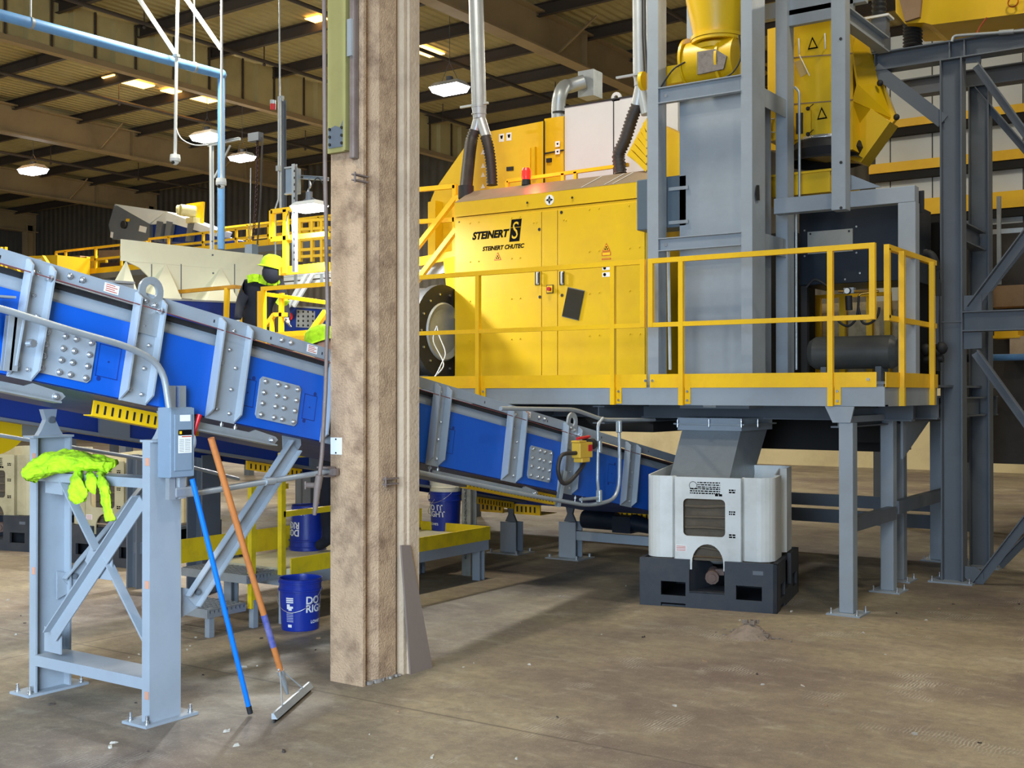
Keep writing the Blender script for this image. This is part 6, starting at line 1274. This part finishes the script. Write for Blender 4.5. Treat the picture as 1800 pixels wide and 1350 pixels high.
px_tube([(291,548),(291,515),(413,504),(447,508)],9.9,.045,'top_rail',mat('shaded_rail_yellow',(200,140,16),.5,0,.5,(120,80,20),6)); px_tube([(399,506),(397,575)],9.9,.05,'post'); px_tube([(425,510),(425,590)],9.7,.055,'post'); px_tube([(425,513),(442,515)],9.7,.045,'rail_return'); px_tube([(412,577),(445,579)],9.7,.04,'low_rail')  # shade on the yellow top rail is put into its orange-brown colour
r=thing('stair_handrail','bright yellow handrail and stair rails descending just left of the building column','railing',tuple(AY(500,600,9.2)))
px_tube([(460,512),(460,604)],8.9,.07,'post'); px_tube([(460,516),(575,532)],9.0,.04,'sloping_rail'); px_tube([(468,572),(482,553),(503,553)],9.3,.045,'handrail'); px_tube([(478,556),(478,585)],9.3,.04,'post'); px_tube([(495,515),(494,600)],9.3,.045,'post'); px_tube([(573,548),(528,612)],9.2,.06,'stair_rail'); px_tube([(460,592),(575,584)],9.1,.07,'low_rail'); px_tube([(460,601),(560,600)],9.1,.05,'low_rail')
# ======================= WORKERS =======================
# main worker: seen from behind, bending to the right; floor is the deck at ZDK
d=14.; 
def W(px,py,dd=0): return AD(px,py,d+dd)
r=thing('person','person in dark clothes with reflective yellow bands and lime hard hat, bending at the railing','person',tuple(V((W(455,690).x,W(455,690).y,ZDK))))
FOOT=V((W(452,690).x,W(452,690).y,ZDK))
import bmesh
def skin(name,joints,edges,mt,parent,sub=2):
    me=bpy.data.meshes.new(name); org=V(parent.location); me.from_pydata([tuple(V(j[0])-org) for j in joints],edges,[]); me.materials.append(mt)
    o=bpy.data.objects.new(name,me); COL.objects.link(o); o.parent=parent
    sk=o.modifiers.new('skin','SKIN'); sk.use_smooth_shade=True
    bm=bmesh.new(); bm.from_mesh(me); ly=bm.verts.layers.skin.verify(); bm.verts.ensure_lookup_table()
    for i,v in enumerate(bm.verts): v[ly].radius=(joints[i][1],joints[i][2] if len(joints[i])>2 else joints[i][1]); v[ly].use_root=(i==0)
    bm.to_mesh(me); bm.free(); s=o.modifiers.new('sub','SUBSURF'); s.levels=sub; s.render_levels=sub; return o
hip=W(453,556); ch=W(460,515,-.1); nk=W(470,492,-.25); hd=W(478,476,-.35)
ls=W(434,503,-.1); le=W(422,535,-.2); lw=W(418,562,-.4); rs=W(490,500,-.15); re=W(500,540,-.4); rw=W(505,562,-.6)
rt=V((R_.random()*0,0,0)); side=V((_c,_s,0))
kL=hip-side*.12+V((0,0,-.42)); kR=hip+side*.12+V((0,0,-.42)); aL=V((kL.x,kL.y,ZDK+.09)); aR=V((kR.x,kR.y,ZDK+.09)); fw=V((_s,-_c,0))*-1
J=[(hip,.16,.13),(ch,.19,.13),(nk,.07),(hd,.075),(ls,.09),(le,.06),(lw,.045),(rs,.09),(re,.06),(rw,.045),(hip-side*.1+V((0,0,-.08)),.11),(kL,.075),(aL,.055),(hip+side*.1+V((0,0,-.08)),.11),(kR,.075),(aR,.055),(aL+fw*.15+V((0,0,-.05)),.045),(aR+fw*.15+V((0,0,-.05)),.045)]
skin('body',J,[(0,1),(1,2),(2,3),(1,4),(4,5),(5,6),(1,7),(7,8),(8,9),(0,10),(10,11),(11,12),(0,13),(13,14),(14,15),(12,16),(15,17)],NAVYC,r)
m=M(); m.ball(hd,.105,16,(1,1.05,1.2)); m.ball(hd+V((.02,.03,-.02))+fw*.09,.02,8); m.build('head',SKIN,r)
m=M(); m.ball(hd+V((0,0,-.03))-fw*.03,.112,14,(1,1,1.1)); m.build('balaclava',NAVYC,r)
hat=hd+V((.0,0,.05)); m=M(); m.lathe([(.165,-.01),(.14,.0),(.135,.05),(.115,.10),(.07,.135),(0,.145)],hat,(.18,.1,.95),24); m.lathe([(.165,-.01),(.17,-.018),(.13,-.012)],hat,(.18,.1,.95),24); m.build('hard_hat',HIVIS,r)
def hand(c,dr,par,nm='hand'):
    dr=dr.normalized(); o=dr.orthogonal().normalized(); w=dr.cross(o); J=[(c,.028,.018),(c+dr*.06,.036,.016)]; E=[(0,1)]
    for k in range(4):
        b=c+dr*.08+w*(k-1.5)*.02; J+=[(b,.010),(b+dr*.03+o*.006,.009),(b+dr*(.05-.006*abs(k-1.5))+o*.022,.008)]; n=len(J)-3; E+=[(1,n),(n,n+1),(n+1,n+2)]
    J+=[(c+dr*.02+w*.035,.011),(c+dr*.05+w*.05+o*.01,.009)]; n=len(J)-2; E+=[(0,n),(n,n+1)]
    return skin(nm,J,E,mat('glove_'+str(len(bpy.data.materials)),(150,150,140),.8),par,1)
hand(lw,lw-le,r,'gloved_hand'); hand(rw,rw-re,r,'gloved_hand')
# reflective bands
def band(pts,w,t,nm='reflective_band'):
    m=M(); 
    for a,b in zip(pts,pts[1:]): m.beam(a,b,Rsec(t,w),(0,0,1))
    m.build(nm,HIVIS,r)
b0_=[W(437,487,-.27),W(447,491,-.33),W(452,496,-.33)]; band([W(436,491,-.25),W(446,488,-.3),W(455,489,-.33)],.09,.03)
band([W(457,490,-.33),W(470,494,-.36),W(486,494,-.33),W(488,490,-.3)],.10,.03); band([W(494,528,-.50),W(499,533,-.52)],.07,.15)
# second worker: standing on the low platform, mostly behind the column and the conveyor
c=AD(565,601,9.55); r=thing('person','person in a lime hard hat, mostly hidden by the building column and the conveyor','person',(c.x,c.y,.40))
m=M(); m.lathe([(.155,-.01),(.135,.0),(.13,.05),(.11,.10),(.07,.13),(0,.14)],c,(-.3,-.1,.9),24); m.lathe([(.155,-.01),(.165,-.02),(.125,-.012)],c,(-.3,-.1,.9),24); m.build('hard_hat',HIVIS,r)
m=M(); h2=c+V((.03,0,-.06)); m.ball(h2,.095,16,(1,1.05,1.2)); m.build('head',SKIN,r)
hp=V((c.x+.1,c.y+.1,1.30)); sh=V((c.x+.06,c.y+.06,1.78))
J=[(hp,.15,.12),(sh,.18,.12),(h2+V((0,0,-.1)),.06),(sh+V((-.19,0,0)),.08),(sh+V((-.22,-.05,-.28)),.055),(sh+V((-.15,-.2,-.45)),.045),(sh+V((.19,0,0)),.08),(sh+V((.22,-.05,-.28)),.055),(sh+V((.15,-.2,-.45)),.045),(hp+V((-.1,0,-.08)),.1),(hp+V((-.11,-.02,-.44)),.075),(hp+V((-.11,.0,-.81)),.055),(hp+V((.1,0,-.08)),.1),(hp+V((.11,-.02,-.44)),.075),(hp+V((.11,0,-.81)),.055),(hp+V((-.11,-.15,-.855)),.04),(hp+V((.11,-.15,-.855)),.04)]
skin('body',J,[(0,1),(1,2),(1,3),(3,4),(4,5),(1,6),(6,7),(7,8),(0,9),(9,10),(10,11),(0,12),(12,13),(13,14),(11,15),(14,16)],NAVYC,r)
for k_,j_ in((5,4),(8,7)): hand(J[k_][0],J[k_][0]-J[j_][0],r,'gloved_hand')
# ======================= PIPES, DROPS, CAMERAS =======================
XB2=-13.5; r=thing('blue_air_main','pale blue painted pipe crossing the upper left and dropping vertically beyond the conveyor','pipe',tuple(AX(388,435,XB2)))
a=AX(-60,14,XB2); b=AX(388,133,XB2); dn=AX(388,438,XB2); b.z=a.z=(gz(20,XB2,a.y)+b.z)/2 if False else b.z; a=V((XB2,a.y,gz(25,XB2,gy(0,XB2))))
b=V((XB2,b.y,gz(130,XB2,b.y))); e=(b-V((XB2,gy(0,XB2),gz(25,XB2,gy(0,XB2))))); s0=V((XB2,gy(0,XB2),gz(25,XB2,gy(0,XB2))))-e*.3
m=M(); m.tube([s0,b],.07,18); m.build('horizontal_run',PIPEB,r); m=M(); m.tube([b+V((0,0,.02)),V((b.x,b.y,dn.z))],.055,18); m.build('drop',PIPEB,r)
m=M(); m.ball(b,.08,14); m.build('elbow',PIPEB,r)
for px in (52,340): 
    y=gy(px,XB2); t=(y-s0.y)/(b.y-s0.y); p=s0.lerp(b,t); m=M(); m.cyl(p,V((p.x,p.y,zroof(p.x,p.y))),.012,n=6); m.cyl(p+V((0,-.02,0)),p+V((0,.02,0)),.078,n=16); m.build('hanger',GALV,r)
def drop(lb,pts,Y,rad,cam_at,brace=None,extra=None,nm='camera_drop'):
    r=thing(nm,lb,'security camera',tuple(AY(*cam_at,Y))); m=M(); m.tube([AY(x,y,Y) for x,y in pts],rad,10); m.build('conduit',WHITE if rad<.03 else GALV,r)
    c=AY(*cam_at,Y); m=M(); s=.075; m.lathe([(.0,s*1.3),(s*.9,s*1.25),(s,s*.5),(s*.98,0),(s*.6,-s*.1)],c,(0,0,1),18); m.ball(c,s*.72,14,(1,1,1)); m.build('camera_dome',WHITE,r)
    m=M(); m.cyl(c+V((.015,-s*.62,-s*.3)),c+V((.02,-s*.8,-s*.42)),.022,n=10); m.build('lens',BLACK,r)
    if brace: m=M(); m.beam(AY(*brace[0],Y),AY(*brace[1],Y),Csec(.05,.04,.005),(0,1,0)); m.build('brace',WHITE,r)
    return r
r=drop('white dome camera hanging on a long white conduit in front of the blue pipe',[(313,-120),(309,96),(307,275)],11,.024,(307,283),((240,-8),(308,95)))
m=M(); p=AY(309,97,11); m.box(p+V((-.04,-.03,-.02)),p+V((.04,.03,.02))); m.build('clamp',GALV,r)
m=M(); m.tube(path([AY(309,225,11),AY(318,243,11),AY(340,254,11),AY(366,254,11.0)],6),.008,6); m.build('white_cable',WHITE,r)
r=drop('white dome camera at the end of the grey conduit on the blue vertical pipe',[(388,-120),(389,315)],11.3,.018,(388,325),((325,-5),(388,85)))
# white post with arm holding the blue pipe lamp
r=thing('lamp_arm_post','white slotted post with a short arm beside the blue vertical pipe','post',tuple(AY(374,438,12.4)))
m=M(); m.beam(AY(371,255,12.4),V((gx(374,12.4),12.4,1.765)),Csec(.05,.05,.006),(0,1,0)); m.build('slotted_post',WHITE,r); m=M(); m.beam(AY(366,255,12.4),AY(420,243,12.4),Csec(.05,.04,.005)); m.build('arm',WHITE,r); m=M(); m.beam(AY(376,312,12.4),AY(404,255,12.4),Rsec(.025,.02),(0,1,0)); m.build('diagonal_stay',WHITE,r)
# hanging control cable with chain
r=thing('hanging_cable_drop','hanging cable and chain ending at a grey junction box above the worker','cable',tuple(AY(445,450,12)))
p=AY(452,240,12); m=M(); m.box(p+V((-.15,-.05,-.06)),p+V((.07,.05,.06))); m.build('trolley_bracket',DSTEEL,r)
m=M(); P=[AY(x,y,12) for x,y in ((452,245),(451,300),(449,360),(444,420))]; 
PP=path(P,14)
for i,p in enumerate(PP): m.lathe([(.014,-.004),(.024,-.004),(.024,.004),(.014,.004)],p,(1,0,0) if i%2 else (0,1,0),8)
m.build('chain',mat('chain_dark',(70,50,52),.5,.4,.3),r)
m=M(); m.tube(path([AY(460,240,12),AY(459,300,12),AY(457,360,12),AY(452,430,12)],5),.012,6); m.build('cable',HOSE,r)
m=M(); p=AY(442,442,12); m.box(p+V((-.08,-.06,-.09)),p+V((.07,.06,.1))); m.build('junction_box',ENCL,r)
m=M(); m.tube([AY(452,450,11.9),AY(451,500,11.9),V((gx(448,11.9),11.9,1.765))],.03,12); m.build('lit_pole',WHITE,r)  # grey pole coloured white for the strong light falling on it
m=M(); m.tube([AY(440,295,12.3),AY(439,420,12.3)],.008,6); m.build('wire',GALV,r)
# beacon pole
r=thing('beacon_pole','slim conduit pole with an unlit red beacon and slotted struts left of the column','pole',tuple(AY(492,440,11)))
m=M(); m.tube([AY(490,-60,11),AY(491,170,11)],.011,8); m.tube([AY(492,172,11),AY(493,370,11)],.02,10); m.tube([AY(489,175,10.95),AY(489,350,10.95),AY(484,365,10.95),AY(484,450,10.95)],.012,8); m.build('conduit',GALV,r)
m=M(); m.beam(AY(498,175,11.05),AY(499,372,11.05),Csec(.05,.04,.005),(0,1,0)); m.build('strut_channel',DSTEEL,r)
p=AY(479,186,11); m=M(); m.cyl(p+V((0,0,-.045)),p+V((0,0,.03)),.035,n=16); m.build('red_lens',RED,r); m=M(); m.cyl(p+V((0,0,.03)),p+V((0,0,.08)),.038,n=16); m.build('beacon_base',GALV,r); m=M(); m.box(AY(487,178,11),AY(499,168,11.04)); m.build('junction_fitting',GALV,r); m=M(); m.box(AY(484,300,10.93),AY(494,291,10.98)); m.build('junction_fitting',GALV,r)
r=thing('isolator_box','grey junction box on slotted struts with an arm that holds the small bright lamp','electrical box',tuple(AY(515,340,9.000)))
m=M(); m.box(AY(501,341,9.000),AY(529,296,9.100)); m.build('enclosure',ENCL,r,bev=.006)
for px in (516,): m=M(); m.beam(AY(517,288,8.900),AY(518,478,8.900),Csec(.045,.04,.005),(0,1,0)); q=m.build('slotted_strut',GALV,r); m=M()
for k in range(14): p=AY(517,300+k*12,8.875); m.box(p+V((-.008,-.002,-.012)),p+V((.008,.0,.012)))
m.build('slot_hole',BLACK,q)
for y in (294,340): m=M(); m.box(AY(499,y+2,8.920),AY(520,y-2,8.960)); m.build('cross_strut',GALV,r)
m=M(); m.beam(AY(530,311,9.100),AY(575,314,9.100),Csec(.05,.04,.005)); m.build('arm',GALV,r)
m=M(); m.tube(path([AY(543,318,9.050),AY(546,326,9.050),AY(541,334,9.050),AY(543,342,9.050)],5),.008,6); m.build('hook',CHROME,r)
m=M(); m.tube(path([AY(548,325,9.000),AY(558,312,9.000),AY(572,330,9.000)],6),.006,6); m.tube(path([AY(508,370,8.900),AY(503,390,8.900),AY(508,420,8.900)],6),.006,6); m.build('cable',BLACK,r)
# yellow pulley guard and bearing bracket, near left
r=thing('pulley_guard','yellow rounded pulley guard cut off by the left edge under the conveyor','guard',tuple(AY(0,760,4.6)))
c=AY(-22,712,4.75); m=M(); m.lathe([(0,-.03),(.36,-.03),(.36,.03),(0,.03)],c,(1,0,0),40,False); m.build('disc',YEL,r)
c=AY(5,760,4.6)
m=M(); Yg=5.0; prof(m,[(20,720),(62,712),(85,722),(110,735),(110,760),(20,768)],Yg,.05); tag(m.build('bearing_plate',DSTEEL),'grey bearing plate under the conveyor beside the yellow pulley guard','plate')
m=M(); m.tube([AX(-20,762,-6.3),AX(253,807,-6.3)],.012,8); m.tube([AX(340,822,-6.3),AX(420,842,-6.3)],.012,8); tag(m.build('thin_air_line',GALV),'thin bright pipe running behind the near stand','pipe')
# background pallet boards at left

c=AZ(342,1042); m=M(); m.beam((c.x,c.y+.1,0),(c.x,c.y+.1,gz(800,c.x,c.y)),Isec(.2,.2,.012),(1,0,0)); o=m.build('steel_post',DSTEEL); tag(o,'dark grey steel post behind the blue pole and the near stand','post')
c=AZ(225,1035); m=M(); m.beam((c.x,c.y+.1,0),(c.x,c.y+.1,gz(800,c.x,c.y)),Isec(.12,.14,.012),(1,0,0)); m.beam((c.x,c.y+.1,.35),(c.x+1.1,c.y+.3,.35),Rsec(.08,.1)); o=m.build('steel_post',DSTEEL); tag(o,'dark grey low support frame seen between the legs of the near stand','post')
